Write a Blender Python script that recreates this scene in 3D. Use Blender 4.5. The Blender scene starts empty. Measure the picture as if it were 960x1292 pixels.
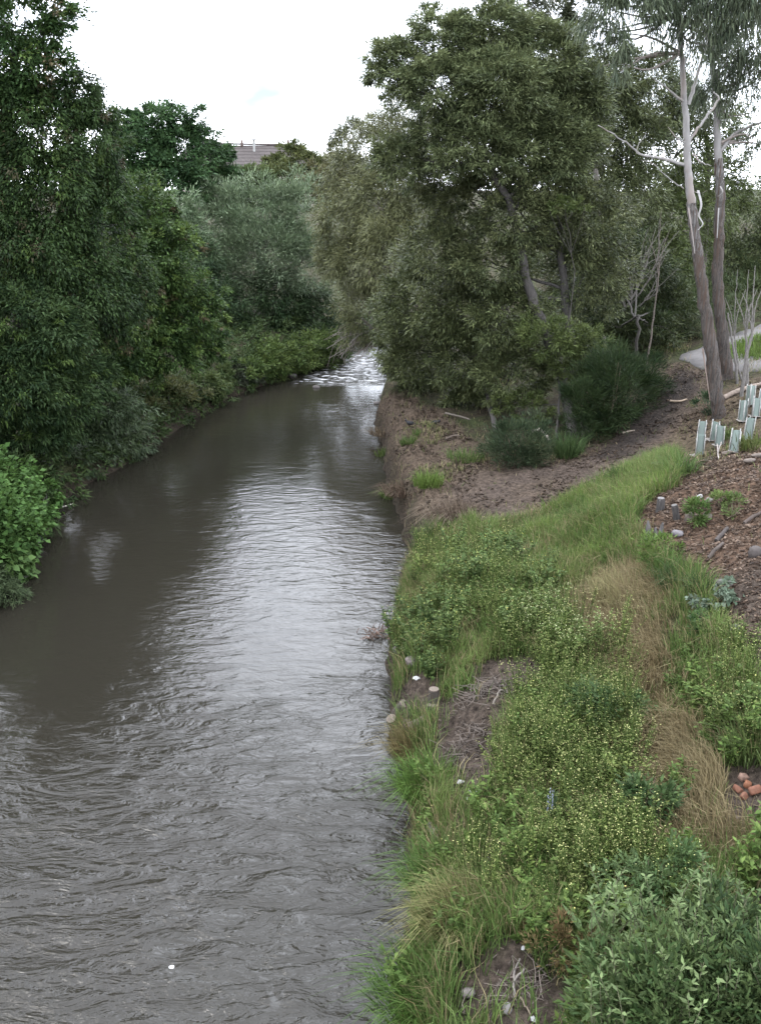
import bpy, math, random
import numpy as np
from mathutils import Vector

R = math.radians
rng = np.random.default_rng(7)
random.seed(7)
scene = bpy.context.scene
COL = scene.collection

# ------------------------------------------------------------------ camera
CAM_Z, PITCH, FPX = 7.0, 18.0, 1250.0
cd = bpy.data.cameras.new("camera")
cam = bpy.data.objects.new("camera", cd)
COL.objects.link(cam)
cam.location = (0, 0, CAM_Z)
cam.rotation_euler = (R(90 - PITCH), 0, 0)
cd.sensor_fit = 'VERTICAL'
cd.sensor_height = 36.0
cd.lens = 36.0 * FPX / 1292.0
cd.clip_start, cd.clip_end = 0.1, 3000
scene.camera = cam

# ------------------------------------------------------------------ world: bright overcast over a daylight sky
SUN_EL, SUN_AZ = 58.0, -70.0            # azimuth from +Y, clockwise; the sun stands over the left bank behind cloud
w = bpy.data.worlds.new("World")
scene.world = w
w.use_nodes = True
nt = w.node_tree
nt.nodes.clear()
wo = nt.nodes.new("ShaderNodeOutputWorld")
bg = nt.nodes.new("ShaderNodeBackground")
bg.inputs["Strength"].default_value = 0.1
sky = nt.nodes.new("ShaderNodeTexSky")
sky.sky_type = 'NISHITA'
sky.sun_disc = False
sky.sun_elevation = R(SUN_EL)
sky.sun_rotation = R(SUN_AZ)
tc = nt.nodes.new("ShaderNodeTexCoord")
mp = nt.nodes.new("ShaderNodeMapping")
mp.inputs["Location"].default_value = (2.628, 4.170, -1.070)
mp.inputs["Scale"].default_value = (1.3, 1.3, 3.4)
nz = nt.nodes.new("ShaderNodeTexNoise")
nz.inputs["Scale"].default_value = 2.1
nz.inputs["Detail"].default_value = 5
rp = nt.nodes.new("ShaderNodeValToRGB")
rp.color_ramp.elements[0].position = 0.238
rp.color_ramp.elements[0].color = (0.03, 0.03, 0.03, 1)
rp.color_ramp.elements[1].position = 0.52
rp.color_ramp.elements[1].color = (1, 1, 1, 1)
mx = nt.nodes.new("ShaderNodeMix")
mx.data_type = 'RGBA'
mx.inputs["B"].default_value = (39.5, 41.3, 45.5, 1)      # lit cloud
nt.links.new(tc.outputs["Generated"], mp.inputs["Vector"])
nt.links.new(mp.outputs["Vector"], nz.inputs["Vector"])
nt.links.new(nz.outputs["Fac"], rp.inputs["Fac"])
nt.links.new(rp.outputs["Color"], mx.inputs["Factor"])
nt.links.new(sky.outputs["Color"], mx.inputs["A"])
nt.links.new(mx.outputs["Result"], bg.inputs["Color"])
nt.links.new(bg.outputs["Background"], wo.inputs["Surface"])

sl = bpy.data.lights.new("sun", 'SUN')
sl.energy = 0.8
sl.angle = R(14)
sl.color = (1.0, 0.96, 0.9)
so = bpy.data.objects.new("sun", sl)
COL.objects.link(so)
sdir = Vector((math.sin(R(SUN_AZ)) * math.cos(R(SUN_EL)), math.cos(R(SUN_AZ)) * math.cos(R(SUN_EL)), math.sin(R(SUN_EL))))
so.rotation_euler = sdir.to_track_quat('Z', 'Y').to_euler()
so.location = (-30, 20, 60)

scene.view_settings.view_transform = 'Standard'
scene.view_settings.look = 'None'
scene.view_settings.exposure = 0.66
scene.view_settings.gamma = 1.0
scene.view_settings.use_curve_mapping = False
scene.cycles.max_bounces = 6
scene.cycles.diffuse_bounces = 3
scene.cycles.glossy_bounces = 3
scene.cycles.transmission_bounces = 3
scene.cycles.caustics_reflective = False
scene.cycles.caustics_refractive = False

# ------------------------------------------------------------------ noise
def _h(i, j, s):
    n = (i.astype(np.int64) * 374761393 + j.astype(np.int64) * 668265263 + s * 2147483647) & 0xFFFFFFFF
    n = ((n ^ (n >> 13)) * 1274126177) & 0xFFFFFFFF
    n = n ^ (n >> 16)
    return (n & 0xFFFF) / 65535.0

def vn(x, y, s=0):
    x = np.asarray(x, float); y = np.asarray(y, float)
    i = np.floor(x); j = np.floor(y)
    fx = x - i; fy = y - j
    fx = fx * fx * (3 - 2 * fx); fy = fy * fy * (3 - 2 * fy)
    a = _h(i, j, s); b = _h(i + 1, j, s); c = _h(i, j + 1, s); d = _h(i + 1, j + 1, s)
    return (a + (b - a) * fx) * (1 - fy) + (c + (d - c) * fx) * fy

def fbm(x, y, s=0, o=4):
    r = 0.0; a = 0.5; f = 1.0
    for k in range(o):
        r = r + a * (vn(x * f, y * f, s + k * 17) - 0.5) * 2
        a *= 0.5; f *= 2.03
    return r

def sst(x, a, b):
    t = np.clip((np.asarray(x, float) - a) / (b - a), 0, 1)
    return t * t * (3 - 2 * t)

# ------------------------------------------------------------------ survey: a sight line of the camera to a place in metres
CP, SP = math.cos(R(PITCH)), math.sin(R(PITCH))
def ray(u, v):
    a = (u - 480.0) / FPX; b = (646.0 - v) / FPX
    return np.array([a, CP + b * SP, -SP + b * CP])
def P(u, v, Y):                                    # the point of a sight line Y metres north
    r = ray(u, v)
    return np.array([0, 0, CAM_Z]) + r * (Y / r[1])
def mpp(u, v, Y):                                  # metres per pixel there
    return (Y / ray(u, v)[1]) / FPX
def on_z(u, v, z):
    r = ray(u, v)
    return np.array([0, 0, CAM_Z]) + r * ((z - CAM_Z) / r[2])

# water edges, surveyed
_re = [(500, 1292), (512, 1180), (520, 1100), (516, 1020), (512, 975), (498, 930), (489, 890), (494, 800), (505, 740), (520, 695), (500, 648), (488, 600), (485, 570), (474, 530), (482, 505), (492, 480), (487, 458)]
_le = [(0, 748), (45, 695), (72, 645), (95, 618), (145, 594), (200, 556), (290, 502), (380, 469), (420, 456)]
rpts = sorted([(on_z(u, v, 0)[1], on_z(u, v, 0)[0]) for u, v in _re] + [(-40, 0.4), (4, 0.3), (47, 1.4), (52, 4.5), (60, 11), (75, 24), (400, 300)])
lpts = sorted([(on_z(u, v, 0)[1], on_z(u, v, 0)[0]) for u, v in _le] + [(-40, -7.6), (4, -7.4), (10, -7.3), (47, -1.6), (52, 0.3), (60, 6), (75, 18), (400, 290)])
RY, RX = np.array(rpts).T
LY, LX = np.array(lpts).T
def XR(y): return np.interp(y, RY, RX) + 0.20 * fbm(np.asarray(y) * 1.3, np.zeros_like(y) + 3.3, 5, 5)
def XL(y): return np.interp(y, LY, LX) + 0.12 * fbm(np.asarray(y) * 1.1, np.zeros_like(y) + 8.3, 6, 3)

def H(x, y):
    x = np.asarray(x, float); y = np.asarray(y, float)
    d = x - XR(y); e = XL(y) - x
    near = np.interp(d, [0, .12, .35, .9, 2, 3, 4, 5.5, 8, 15, 40, 400], [0, .22, .55, .95, 1.28, 1.6, 2.2, 2.8, 3.2, 3.6, 4.6, 5.2])
    far = np.interp(d, [0, .08, .20, .45, 1.5, 4, 6, 8, 10, 15, 40, 400], [0, .36, .74, .93, 1.02, 1.12, 1.6, 2.25, 2.65, 3.2, 4.6, 5.2])
    t = sst(y, 15.0, 21.5)
    hr = near * (1 - t) + far * t
    edge = sst(d, .05, .3) * (1 - sst(d, .9, 1.6))
    hr = hr + edge * (.26 * fbm(x * 2.2, y * 2.2, 12, 4) + .12 * fbm(x * 7, y * 7, 13, 2))
    hr = hr + np.clip(d, 0, 1) * (0.13 * fbm(x * .9, y * .9, 1, 4) + 0.05 * fbm(x * 4.0, y * 4.0, 2, 3))
    # mulch mound on the right: lumpy
    mm = sst(d, 3.2, 4.6) * (1 - sst(y, 16.0, 18.5))
    hr = hr + mm * 0.10 * fbm(x * 2.2 + 7, y * 2.2, 9, 4)
    hl = np.interp(e, [0, .2, .6, 1.5, 4, 9, 20, 60, 400], [0, .3, .6, .95, 1.6, 2.3, 3.2, 3.6, 4])
    hl = hl + np.clip(e, 0, 1) * 0.15 * fbm(x * .8, y * .8, 3, 4)
    hill = np.interp(y, [55, 90, 140, 1500], [0, 1.0, 2.0, 3.0])
    bed = -np.clip(0.9 * np.minimum(-d, -e), 0, 0.9)
    h = np.where(d > 0, hr, np.where(e > 0, hl, bed))
    return h + np.where((d > 0) | (e > 0), hill * np.clip(np.maximum(d, e) / 6, 0, 1), 0)

def at(u, v, lift=0.0, tmax=160.0):
    """where a sight line meets the ground (or the level LIFT above it)"""
    r = ray(u, v)
    t = np.concatenate([np.arange(2.5, 45, 0.02), np.arange(45, tmax, 0.1)])
    z = CAM_Z + r[2] * t - np.maximum(H(r[0] * t, r[1] * t), 0.0) - lift
    k = np.argmax(z < 0)
    if z[k] >= 0: k = len(t) - 1
    return np.array([r[0] * t[k], r[1] * t[k], max(float(H(r[0] * t[k], r[1] * t[k])), 0.0) + lift])
def mpx(p):
    """metres per pixel at a place"""
    return (p[1] * CP - (p[2] - CAM_Z) * SP) / FPX
def poly(pts):
    return np.array([at(u, v)[:2] for u, v in pts])
def inside(pg, x, y):
    c = np.zeros(np.shape(x), bool)
    n = len(pg)
    for i in range(n):
        x1, y1 = pg[i]; x2, y2 = pg[(i + 1) % n]
        k = ((y1 > y) != (y2 > y)) & (x < (x2 - x1) * (y - y1) / (y2 - y1 + 1e-12) + x1)
        c ^= k
    return c
def soft(pg, x, y, j=0.35, n=5):
    """how far inside an outline, with a ragged edge"""
    s = 0
    for k in range(n):
        s = s + inside(pg, x + j * (2 * vn(x * 2.3, y * 2.3, 30 + k) - 1) * (k + 1) / n, y + 1.6 * j * (2 * vn(x * 2.3, y * 2.3, 50 + k) - 1) * (k + 1) / n)
    return s / n

# ------------------------------------------------------------------ mesh helpers
class MB:
    """collects vertices, faces, a colour per vertex and a material index per face, then links ONE mesh object"""
    def __init__(s): s.v, s.f, s.c, s.m, s.n, s.k = [], [], [], [], 0, .82
    def add(s, v, f, c=(.5, .5, .5), m=0):
        v = np.asarray(v, float).reshape(-1, 3)
        c = np.asarray(c, float)
        if c.ndim == 1: c = np.broadcast_to(c, (len(v), 3))
        f = np.asarray(f, np.int64)
        s.v.append(v); s.c.append(c); s.f.append(f + s.n); s.m.append(np.full(len(f), m)); s.n += len(v)
        return s
    def build(s, name, mats, parent=None, origin=(0, 0, 0), smooth=False):
        me = bpy.data.meshes.new(name)
        V = np.concatenate(s.v) - np.asarray(origin, float)
        C = np.concatenate(s.c) * s.k
        me.vertices.add(len(V)); me.vertices.foreach_set("co", V.astype(np.float32).ravel())
        tot = np.concatenate([np.full(len(f), f.shape[1]) for f in s.f])
        idx = np.concatenate([f.ravel() for f in s.f])
        st = np.concatenate([[0], np.cumsum(tot)[:-1]])
        me.loops.add(len(idx)); me.loops.foreach_set("vertex_index", idx.astype(np.int32))
        me.polygons.add(len(tot)); me.polygons.foreach_set("loop_start", st.astype(np.int32))
        me.polygons.foreach_set("material_index", np.concatenate(s.m).astype(np.int32))
        if smooth: me.polygons.foreach_set("use_smooth", np.ones(len(tot), bool))
        a = me.color_attributes.new("col", 'FLOAT_COLOR', 'POINT')
        a.data.foreach_set("color", np.hstack([C, np.ones((len(C), 1))]).astype(np.float32).ravel())
        for m in (mats if isinstance(mats, (list, tuple)) else [mats]): me.materials.append(m)
        me.update(); me.validate()
        o = bpy.data.objects.new(name, me)
        COL.objects.link(o)
        if parent is not None: o.parent = parent
        else: o.location = origin
        return o

def tag(o, label=None, cat=None, group=None, kind=None):
    for k, val in (("label", label), ("category", cat), ("group", group), ("kind", kind)):
        if val: o[k] = val
    return o
def empty(name, loc, label, cat, group=None):
    o = bpy.data.objects.new(name, None)
    o.empty_display_size = 0.2
    COL.objects.link(o); o.location = loc
    return tag(o, label, cat, group)
def copy_tree(o, parent=None):
    c = o.copy(); COL.objects.link(c)
    if parent is not None: c.parent = parent
    for ch in [k for k in o.children]: copy_tree(ch, c)
    return c

def unit(a):
    return a / (np.linalg.norm(a, axis=-1, keepdims=True) + 1e-9)

def spline(pts, n=6, jit=0.0):
    p = np.asarray(pts, float)
    q = np.vstack([2 * p[0] - p[1], p, 2 * p[-1] - p[-2]])
    out = []
    for i in range(1, len(q) - 2):
        for t in np.linspace(0, 1, n, endpoint=False):
            out.append(0.5 * ((2 * q[i]) + (-q[i - 1] + q[i + 1]) * t + (2 * q[i - 1] - 5 * q[i] + 4 * q[i + 1] - q[i + 2]) * t * t + (-q[i - 1] + 3 * q[i] - 3 * q[i + 1] + q[i + 2]) * t ** 3))
    out.append(p[-1])
    out = np.array(out)
    if jit: out[1:-1] += rng.normal(0, jit, (len(out) - 2, 3))
    return out

def tube(mb, pts, r, sides=7, c=(.3, .25, .2), m=0, rough=0.0, cap=True):
    p = np.asarray(pts, float); n = len(p)
    r = np.atleast_1d(np.asarray(r, float))
    if len(r) != n: r = np.interp(np.linspace(0, 1, n), np.linspace(0, 1, len(r)), r)
    t = unit(np.gradient(p, axis=0))
    up = np.array([0, 0, 1.0]) if abs(t[0][2]) < .9 else np.array([1.0, 0, 0])
    x = unit(np.cross(up, t[0])); V = []
    ang = np.linspace(0, 2 * np.pi, sides, endpoint=False)
    for i in range(n):
        x = unit(x - t[i] * np.dot(x, t[i])); y = np.cross(t[i], x)
        k = r[i] * (1 + rough * rng.normal(0, 1, sides))
        V.append(p[i] + (np.cos(ang) * k)[:, None] * x + (np.sin(ang) * k)[:, None] * y)
    V = np.concatenate(V)
    if np.ndim(c) == 2: c = np.repeat(np.asarray(c, float), sides, 0); cap = False
    a = np.arange(sides); b = (a + 1) % sides
    F = np.concatenate([np.stack([i * sides + a, i * sides + b, (i + 1) * sides + b, (i + 1) * sides + a], 1) for i in range(n - 1)])
    mb.add(V, F, c, m)
    if cap:
        for k, s in ((0, -1), (n - 1, 1)):
            ring = V[k * sides:(k + 1) * sides]
            vv = np.vstack([ring, p[k]])
            ff = np.stack([a, b, np.full(sides, sides)], 1)
            mb.add(vv, ff if s > 0 else ff[:, ::-1], c, m)

def box(mb, lo, hi, c=(.5, .5, .5), m=0, rot=None, org=None):
    lo = np.asarray(lo, float); hi = np.asarray(hi, float)
    v = np.array([[x, y, z] for z in (lo[2], hi[2]) for y in (lo[1], hi[1]) for x in (lo[0], hi[0])])
    if rot is not None: v = v @ np.asarray(rot).T
    if org is not None: v = v + np.asarray(org)
    mb.add(v, [[0, 2, 3, 1], [4, 5, 7, 6], [0, 1, 5, 4], [2, 6, 7, 3], [0, 4, 6, 2], [1, 3, 7, 5]], c, m)

def rotz(a):
    c, s = math.cos(a), math.sin(a)
    return np.array([[c, -s, 0], [s, c, 0], [0, 0, 1.0]])
def rotm(ax, ay, az):
    cx, sx, cy, sy = math.cos(ax), math.sin(ax), math.cos(ay), math.sin(ay)
    return rotz(az) @ np.array([[cy, 0, sy], [0, 1, 0], [-sy, 0, cy]]) @ np.array([[1, 0, 0], [0, cx, -sx], [0, sx, cx]])

def mix2(a, b, t): return np.asarray(a) + (np.asarray(b) - np.asarray(a)) * t[:, None]
_ico = None
def ico():
    global _ico
    if _ico is None:
        import bmesh
        bm = bmesh.new()
        bmesh.ops.create_icosphere(bm, subdivisions=2, radius=1)
        bm.verts.ensure_lookup_table()
        _ico = (np.array([x.co[:] for x in bm.verts]), np.array([[q.index for q in f.verts] for f in bm.faces]))
        bm.free()
    return _ico
def rock(mb, c, s, col, seed=0, rot=None, m=0, rough=.28):
    v, f = ico()
    k = 1 + rough * fbm(v[:, 0] * 1.3 + seed * 3.1 + v[:, 2], v[:, 1] * 1.3 + v[:, 2] * 1.7 + seed, 60 + seed, 4)
    q = np.sign(v) * np.abs(v) ** .8 * k[:, None] * np.asarray(s)
    if rot is not None: q = q @ np.asarray(rot).T
    mb.add(q + np.asarray(c), f, col, m)

# ------------------------------------------------------------------ materials
def new_mat(name):
    m = bpy.data.materials.new(name); m.use_nodes = True
    n = m.node_tree; n.nodes.clear()
    out = n.nodes.new("ShaderNodeOutputMaterial")
    return m, n, out
def nd(n, t, **kw):
    q = n.nodes.new(t)
    for k, val in kw.items():
        if k in q.inputs: q.inputs[k].default_value = val
        else: setattr(q, k, val)
    return q

def foliage(name, rough=.6, transl=.25, var=.38, spec=.12):
    m, n, out = new_mat(name)
    a = nd(n, "ShaderNodeAttribute"); a.attribute_name = "col"
    g = nd(n, "ShaderNodeNewGeometry")
    mr = nd(n, "ShaderNodeMapRange"); mr.inputs["To Min"].default_value = 1 - var; mr.inputs["To Max"].default_value = 1 + var
    n.links.new(g.outputs["Random Per Island"], mr.inputs["Value"])
    oi = nd(n, "ShaderNodeObjectInfo")
    mo = nd(n, "ShaderNodeMapRange"); mo.inputs["To Min"].default_value = .78; mo.inputs["To Max"].default_value = 1.22
    n.links.new(oi.outputs["Random"], mo.inputs["Value"])
    mm = nd(n, "ShaderNodeMath", operation='MULTIPLY'); n.links.new(mr.outputs["Result"], mm.inputs[0]); n.links.new(mo.outputs["Result"], mm.inputs[1])
    mu = nd(n, "ShaderNodeVectorMath", operation='SCALE')
    n.links.new(a.outputs["Color"], mu.inputs[0]); n.links.new(mm.outputs[0], mu.inputs["Scale"])
    p = nd(n, "ShaderNodeBsdfPrincipled"); p.inputs["Roughness"].default_value = rough
    p.inputs["Specular IOR Level"].default_value = spec
    n.links.new(mu.outputs["Vector"], p.inputs["Base Color"])
    tr = nd(n, "ShaderNodeBsdfTranslucent")
    hs = nd(n, "ShaderNodeHueSaturation"); hs.inputs["Hue"].default_value = .48; hs.inputs["Value"].default_value = 1.3
    n.links.new(mu.outputs["Vector"], hs.inputs["Color"]); n.links.new(hs.outputs["Color"], tr.inputs["Color"])
    mi = nd(n, "ShaderNodeMixShader"); mi.inputs[0].default_value = transl
    n.links.new(p.outputs[0], mi.inputs[1]); n.links.new(tr.outputs[0], mi.inputs[2]); n.links.new(mi.outputs[0], out.inputs["Surface"])
    return m

def surf(name, rough=.8, scale=20, stretch=(1, 1, 1), var=.35, bump=.3, bdist=.02, spec=.3, tint=None):
    """colour of the mesh's own 'col' with grain and relief"""
    m, n, out = new_mat(name)
    a = nd(n, "ShaderNodeAttribute"); a.attribute_name = "col"
    tcn = nd(n, "ShaderNodeTexCoord")
    mpn = nd(n, "ShaderNodeMapping"); mpn.inputs["Scale"].default_value = stretch
    n.links.new(tcn.outputs["Object"], mpn.inputs["Vector"])
    t = nd(n, "ShaderNodeTexNoise"); t.inputs["Scale"].default_value = scale; t.inputs["Detail"].default_value = 6; t.inputs["Roughness"].default_value = .65
    n.links.new(mpn.outputs["Vector"], t.inputs["Vector"])
    mr = nd(n, "ShaderNodeMapRange"); mr.inputs["From Min"].default_value = .3; mr.inputs["From Max"].default_value = .7
    mr.inputs["To Min"].default_value = 1 - var; mr.inputs["To Max"].default_value = 1 + var
    n.links.new(t.outputs["Fac"], mr.inputs["Value"])
    mu = nd(n, "ShaderNodeVectorMath", operation='SCALE')
    n.links.new(a.outputs["Color"], mu.inputs[0]); n.links.new(mr.outputs["Result"], mu.inputs["Scale"])
    p = nd(n, "ShaderNodeBsdfPrincipled"); p.inputs["Roughness"].default_value = rough; p.inputs["Specular IOR Level"].default_value = spec
    src = mu.outputs["Vector"]
    if tint:
        t2 = nd(n, "ShaderNodeTexNoise"); t2.inputs["Scale"].default_value = tint[1]; t2.inputs["Detail"].default_value = 4
        n.links.new(mpn.outputs["Vector"], t2.inputs["Vector"])
        r2 = nd(n, "ShaderNodeMapRange"); r2.inputs["From Min"].default_value = .48; r2.inputs["From Max"].default_value = .62
        n.links.new(t2.outputs["Fac"], r2.inputs["Value"])
        x2 = nd(n, "ShaderNodeMix", data_type='RGBA'); x2.inputs["B"].default_value = (*tint[0], 1)
        n.links.new(r2.outputs["Result"], x2.inputs["Factor"]); n.links.new(src, x2.inputs["A"])
        src = x2.outputs["Result"]
    n.links.new(src, p.inputs["Base Color"])
    b = nd(n, "ShaderNodeBump"); b.inputs["Strength"].default_value = bump; b.inputs["Distance"].default_value = bdist
    n.links.new(t.outputs["Fac"], b.inputs["Height"]); n.links.new(b.outputs["Normal"], p.inputs["Normal"])
    n.links.new(p.outputs[0], out.inputs["Surface"])
    return m

M_LEAF = foliage("leaf")
M_GREY = foliage("grey_leaf", rough=.5, transl=.15, var=.45, spec=.25)
M_GUM = foliage("gum_leaf", rough=.4, transl=.18, var=.4)
M_GRASS = foliage("grass_blade", rough=.6, transl=.25, var=.35)
M_FLOWER = foliage("petal", rough=.6, transl=.2, var=.2)
M_BARK = surf("dark_bark", .9, 9, (3, 3, .6), .5, .8, .03)
M_GUMBARK = surf("fibrous_bark", .9, 7, (6.5, 6.5, .25), .85, 1.0, .09, tint=((.075, .052, .040), 3.2))
M_SMOOTH = surf("smooth_gum_bark", .6, 5, (2.5, 2.5, .5), .25, .15, .01, tint=((.165, .14, .125), 1.6))
M_TWIG = surf("dead_wood", .85, 15, (1, 1, 1), .35, .4, .01)
M_STONE = surf("stone", .8, 14, (1, 1, 1), .35, .5, .01)
M_MATTE = surf("weathered_matte", .7, 30, (1, 1, 1), .2, .2, .004)
M_CONC = surf("concrete", .85, 6, (1, 1, 1), .18, .25, .01)
M_TILE = surf("roof_tile", .8, 3, (1, 1, 1), .25, .3, .03)

def guard_mat():
    m, n, out = new_mat("translucent_sleeve")
    p = nd(n, "ShaderNodeBsdfPrincipled"); p.inputs["Base Color"].default_value = (.25, .30, .275, 1); p.inputs["Roughness"].default_value = .35
    tr = nd(n, "ShaderNodeBsdfTranslucent"); tr.inputs["Color"].default_value = (.27, .33, .30, 1)
    mi = nd(n, "ShaderNodeMixShader"); mi.inputs[0].default_value = .4
    n.links.new(p.outputs[0], mi.inputs[1]); n.links.new(tr.outputs[0], mi.inputs[2]); n.links.new(mi.outputs[0], out.inputs["Surface"])
    return m
M_SLEEVE = guard_mat()

# ------------------------------------------------------------------ ground
Z_DIRT = poly([(470, 522), (560, 518), (600, 560), (640, 580), (730, 575), (800, 500), (850, 458), (900, 462), (905, 500), (860, 545), (800, 598), (720, 640), (660, 668), (560, 668), (505, 630), (484, 575)])
Z_TRACK = poly([(545, 640), (600, 596), (680, 590), (760, 570), (830, 500), (862, 468), (885, 490), (850, 540), (790, 590), (700, 622), (640, 650), (560, 660)])
Z_MULCH = poly([(786, 664), (815, 625), (860, 598), (920, 570), (965, 548), (1080, 510), (1250, 500), (1250, 900), (1010, 880), (950, 815), (905, 775), (855, 705)])
Z_GUARD = poly([(845, 575), (850, 545), (890, 505), (930, 478), (1100, 465), (1250, 520), (1000, 560), (920, 590), (860, 605)])
Z_DRY = poly([(740, 735), (800, 715), (852, 745), (826, 800), (850, 905), (905, 975), (960, 1005), (985, 1120), (915, 1075), (835, 1085), (805, 980), (808, 900), (770, 820), (716, 770)])
Z_BRIGHT = poly([(655, 690), (690, 648), (750, 622), (800, 592), (852, 590), (845, 615), (800, 640), (786, 670), (808, 700), (770, 712), (690, 720)])
Z_SOIL = [poly(p) for p in ([(590, 845), (640, 825), (690, 830), (690, 870), (650, 895), (595, 900)],
                            [(550, 905), (590, 870), (632, 895), (638, 960), (622, 1020), (570, 1040), (548, 990)],
                            [(585, 1080), (640, 1062), (632, 1090), (608, 1120), (592, 1110)],
                            [(560, 1225), (600, 1215), (680, 1190), (720, 1255), (740, 1330), (560, 1340)],
                            [(925, 1120), (1000, 1130), (1010, 1200), (955, 1190)],
                            [(905, 745), (1000, 690), (1040, 900), (955, 900), (935, 840)],
                            [(905, 972), (1000, 965), (1010, 1050), (925, 1040)],
                            [(492, 870), (560, 860), (580, 890), (560, 920), (505, 925)])]
def soil(x, y):
    s = np.zeros(np.shape(x))
    for p in Z_SOIL: s = np.maximum(s, soft(p, x, y, .3, 4))
    return s

def axis(*segs):
    out = []
    for a, b, s in segs: out.append(np.arange(a, b, s))
    return np.concatenate(out + [[segs[-1][1]]])
gx = axis((-900, -200, 100), (-200, -40, 16), (-40, -14, 1.6), (-14, -4, .25), (-4, -1, .5), (-1, 9, .075), (9, 16, .3), (16, 40, 1.6), (40, 200, 16), (200, 900, 100))
gy = axis((-30, 2, 2), (2, 24, .085), (24, 48, .2), (48, 100, 2), (100, 200, 8), (200, 1500, 100))
GX, GY = np.meshgrid(gx, gy)
GH = H(GX, GY)
d_ = GX - XR(GY)
def mixc(a, b, t): return a + (np.asarray(b) - a) * t[..., None]
n1 = fbm(GX * 1.7, GY * 1.7, 21, 5); n2 = fbm(GX * 6, GY * 6, 22, 4)
col = np.zeros(GX.shape + (3,)) + np.array([.050, .040, .027])
col = mixc(col, (.045, .060, .022), np.clip(.5 + 1.2 * n1, 0, 1) * .8)                    # grassy soil
fine = (GX > -1.2) & (GX < 40) & (GY < 60)
near_m = lambda pg, j=.35: np.where(fine, soft(pg, GX, GY, j), 0)
col = mixc(col, (.084, .063, .046), near_m(Z_DIRT))
col = mixc(col, (.080, .061, .049), near_m(Z_TRACK, .5) * np.clip(.75 + n1, 0, 1))
col = mixc(col, (.028, .023, .020), near_m(poly([(745, 580), (830, 490), (858, 462), (885, 478), (850, 530), (790, 575)]), .4) * .8)  # tree shade over the upper track, painted into the earth colour
col = mixc(col, (.098, .064, .044), near_m(Z_MULCH, .3))
col = mixc(col, (.105, .078, .055), near_m(Z_GUARD, .3) * .8)
col = mixc(col, (.16, .125, .065), near_m(Z_DRY, .3) * .7)
col = mixc(col, (.075, .058, .046), np.where(fine, soil(GX, GY), 0))
col = mixc(col, (.05, .04, .03), sst(GH, .55, .1))
col *= (1 + .35 * n2)[..., None]
nx, ny = len(gx), len(gy)
ii = (np.arange(ny - 1)[:, None] * nx + np.arange(nx - 1)[None, :]).ravel()
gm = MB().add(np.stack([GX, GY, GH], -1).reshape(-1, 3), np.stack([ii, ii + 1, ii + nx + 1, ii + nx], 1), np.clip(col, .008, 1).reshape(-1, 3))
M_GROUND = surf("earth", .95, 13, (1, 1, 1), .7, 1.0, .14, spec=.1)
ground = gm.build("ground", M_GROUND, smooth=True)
tag(ground, "earth banks of the river with bare track, mulch slope and grassy soil", kind="structure")

# ------------------------------------------------------------------ water
wx = axis((-11, 3, .085))
wx = np.concatenate([wx, np.arange(3.6, 26, 1.5)])
wy = axis((-10, 4.5, 1), (4.5, 16, .07), (16, 30, .09), (30, 48, .12), (48, 78, 2))
WX, WY = np.meshgrid(wx, wy)
def fl(Y): return np.clip(Y, 0, 1)
uu = (WX - XL(WY)) / (XR(WY) - XL(WY) + 1e-6)
chop = sst(WY + 3.0 * fbm(WX * .6, WY * .6, 86, 4), 16.0, 8.0)                                     # turbulent nearest the bridge
rap = sst(WY, 36.5, 38.5) * (1 - sst(WY, 43, 45)) * sst(uu, .12, .3)
rip = sst(uu + .06 * fbm(WX * .8, WY * .5, 70, 3), .12, .5) * sst(WY, 26, 21)
calm = np.clip(1 - .85 * rip, .12, 1)
rough = np.clip(np.maximum(np.maximum(chop * .42 * (.35 + .65 * sst(uu, -.1, .5)), .11 * rip), 1.0 * rap), .05, 1)
wq = WX + .8 * fbm(WX * .7, WY * .7, 81, 2); wr = WY + .8 * fbm(WX * .7 + 9, WY * .7, 82, 2)
wz = rough * ((.030 - .012 * rip * (1 - chop)) * fbm(wq * 1.1, wr * 1.7, 71, 3) + .030 * rip * (1 - chop) * .7 * fbm(wq * .9, wr * 2.5, 83, 2) + .016 * fbm(WX * 2.6 + .6 * fbm(WX, WY, 77, 2), WY * 4.6, 72, 3)) \
   + chop * .032 * (1 - 2 * np.abs(fbm(WX * 1.0 + 1.2 * fbm(WX * .7, WY * .7, 78, 2), WY * 1.5 + WX * .4 + 1.2 * fbm(WX * .7 + 4, WY * .7, 84, 2), 73, 3))) \
   + rap * .07 * fbm(WX * 1.3, WY * 1.5, 74, 4)
foam = np.clip(rap * 1.0, 0, 1)
streak = sst(fbm(WX * 2.2, WY * .8, 79, 4), .30, .6) * chop * .05
wn = len(wx)
wi = (np.arange(len(wy) - 1)[:, None] * wn + np.arange(wn - 1)[None, :]).ravel()
wc = np.stack([rough, foam, streak], -1)
wm = MB().add(np.stack([WX, WY, wz], -1).reshape(-1, 3), np.stack([wi, wi + 1, wi + wn + 1, wi + wn], 1), wc.reshape(-1, 3))
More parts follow.
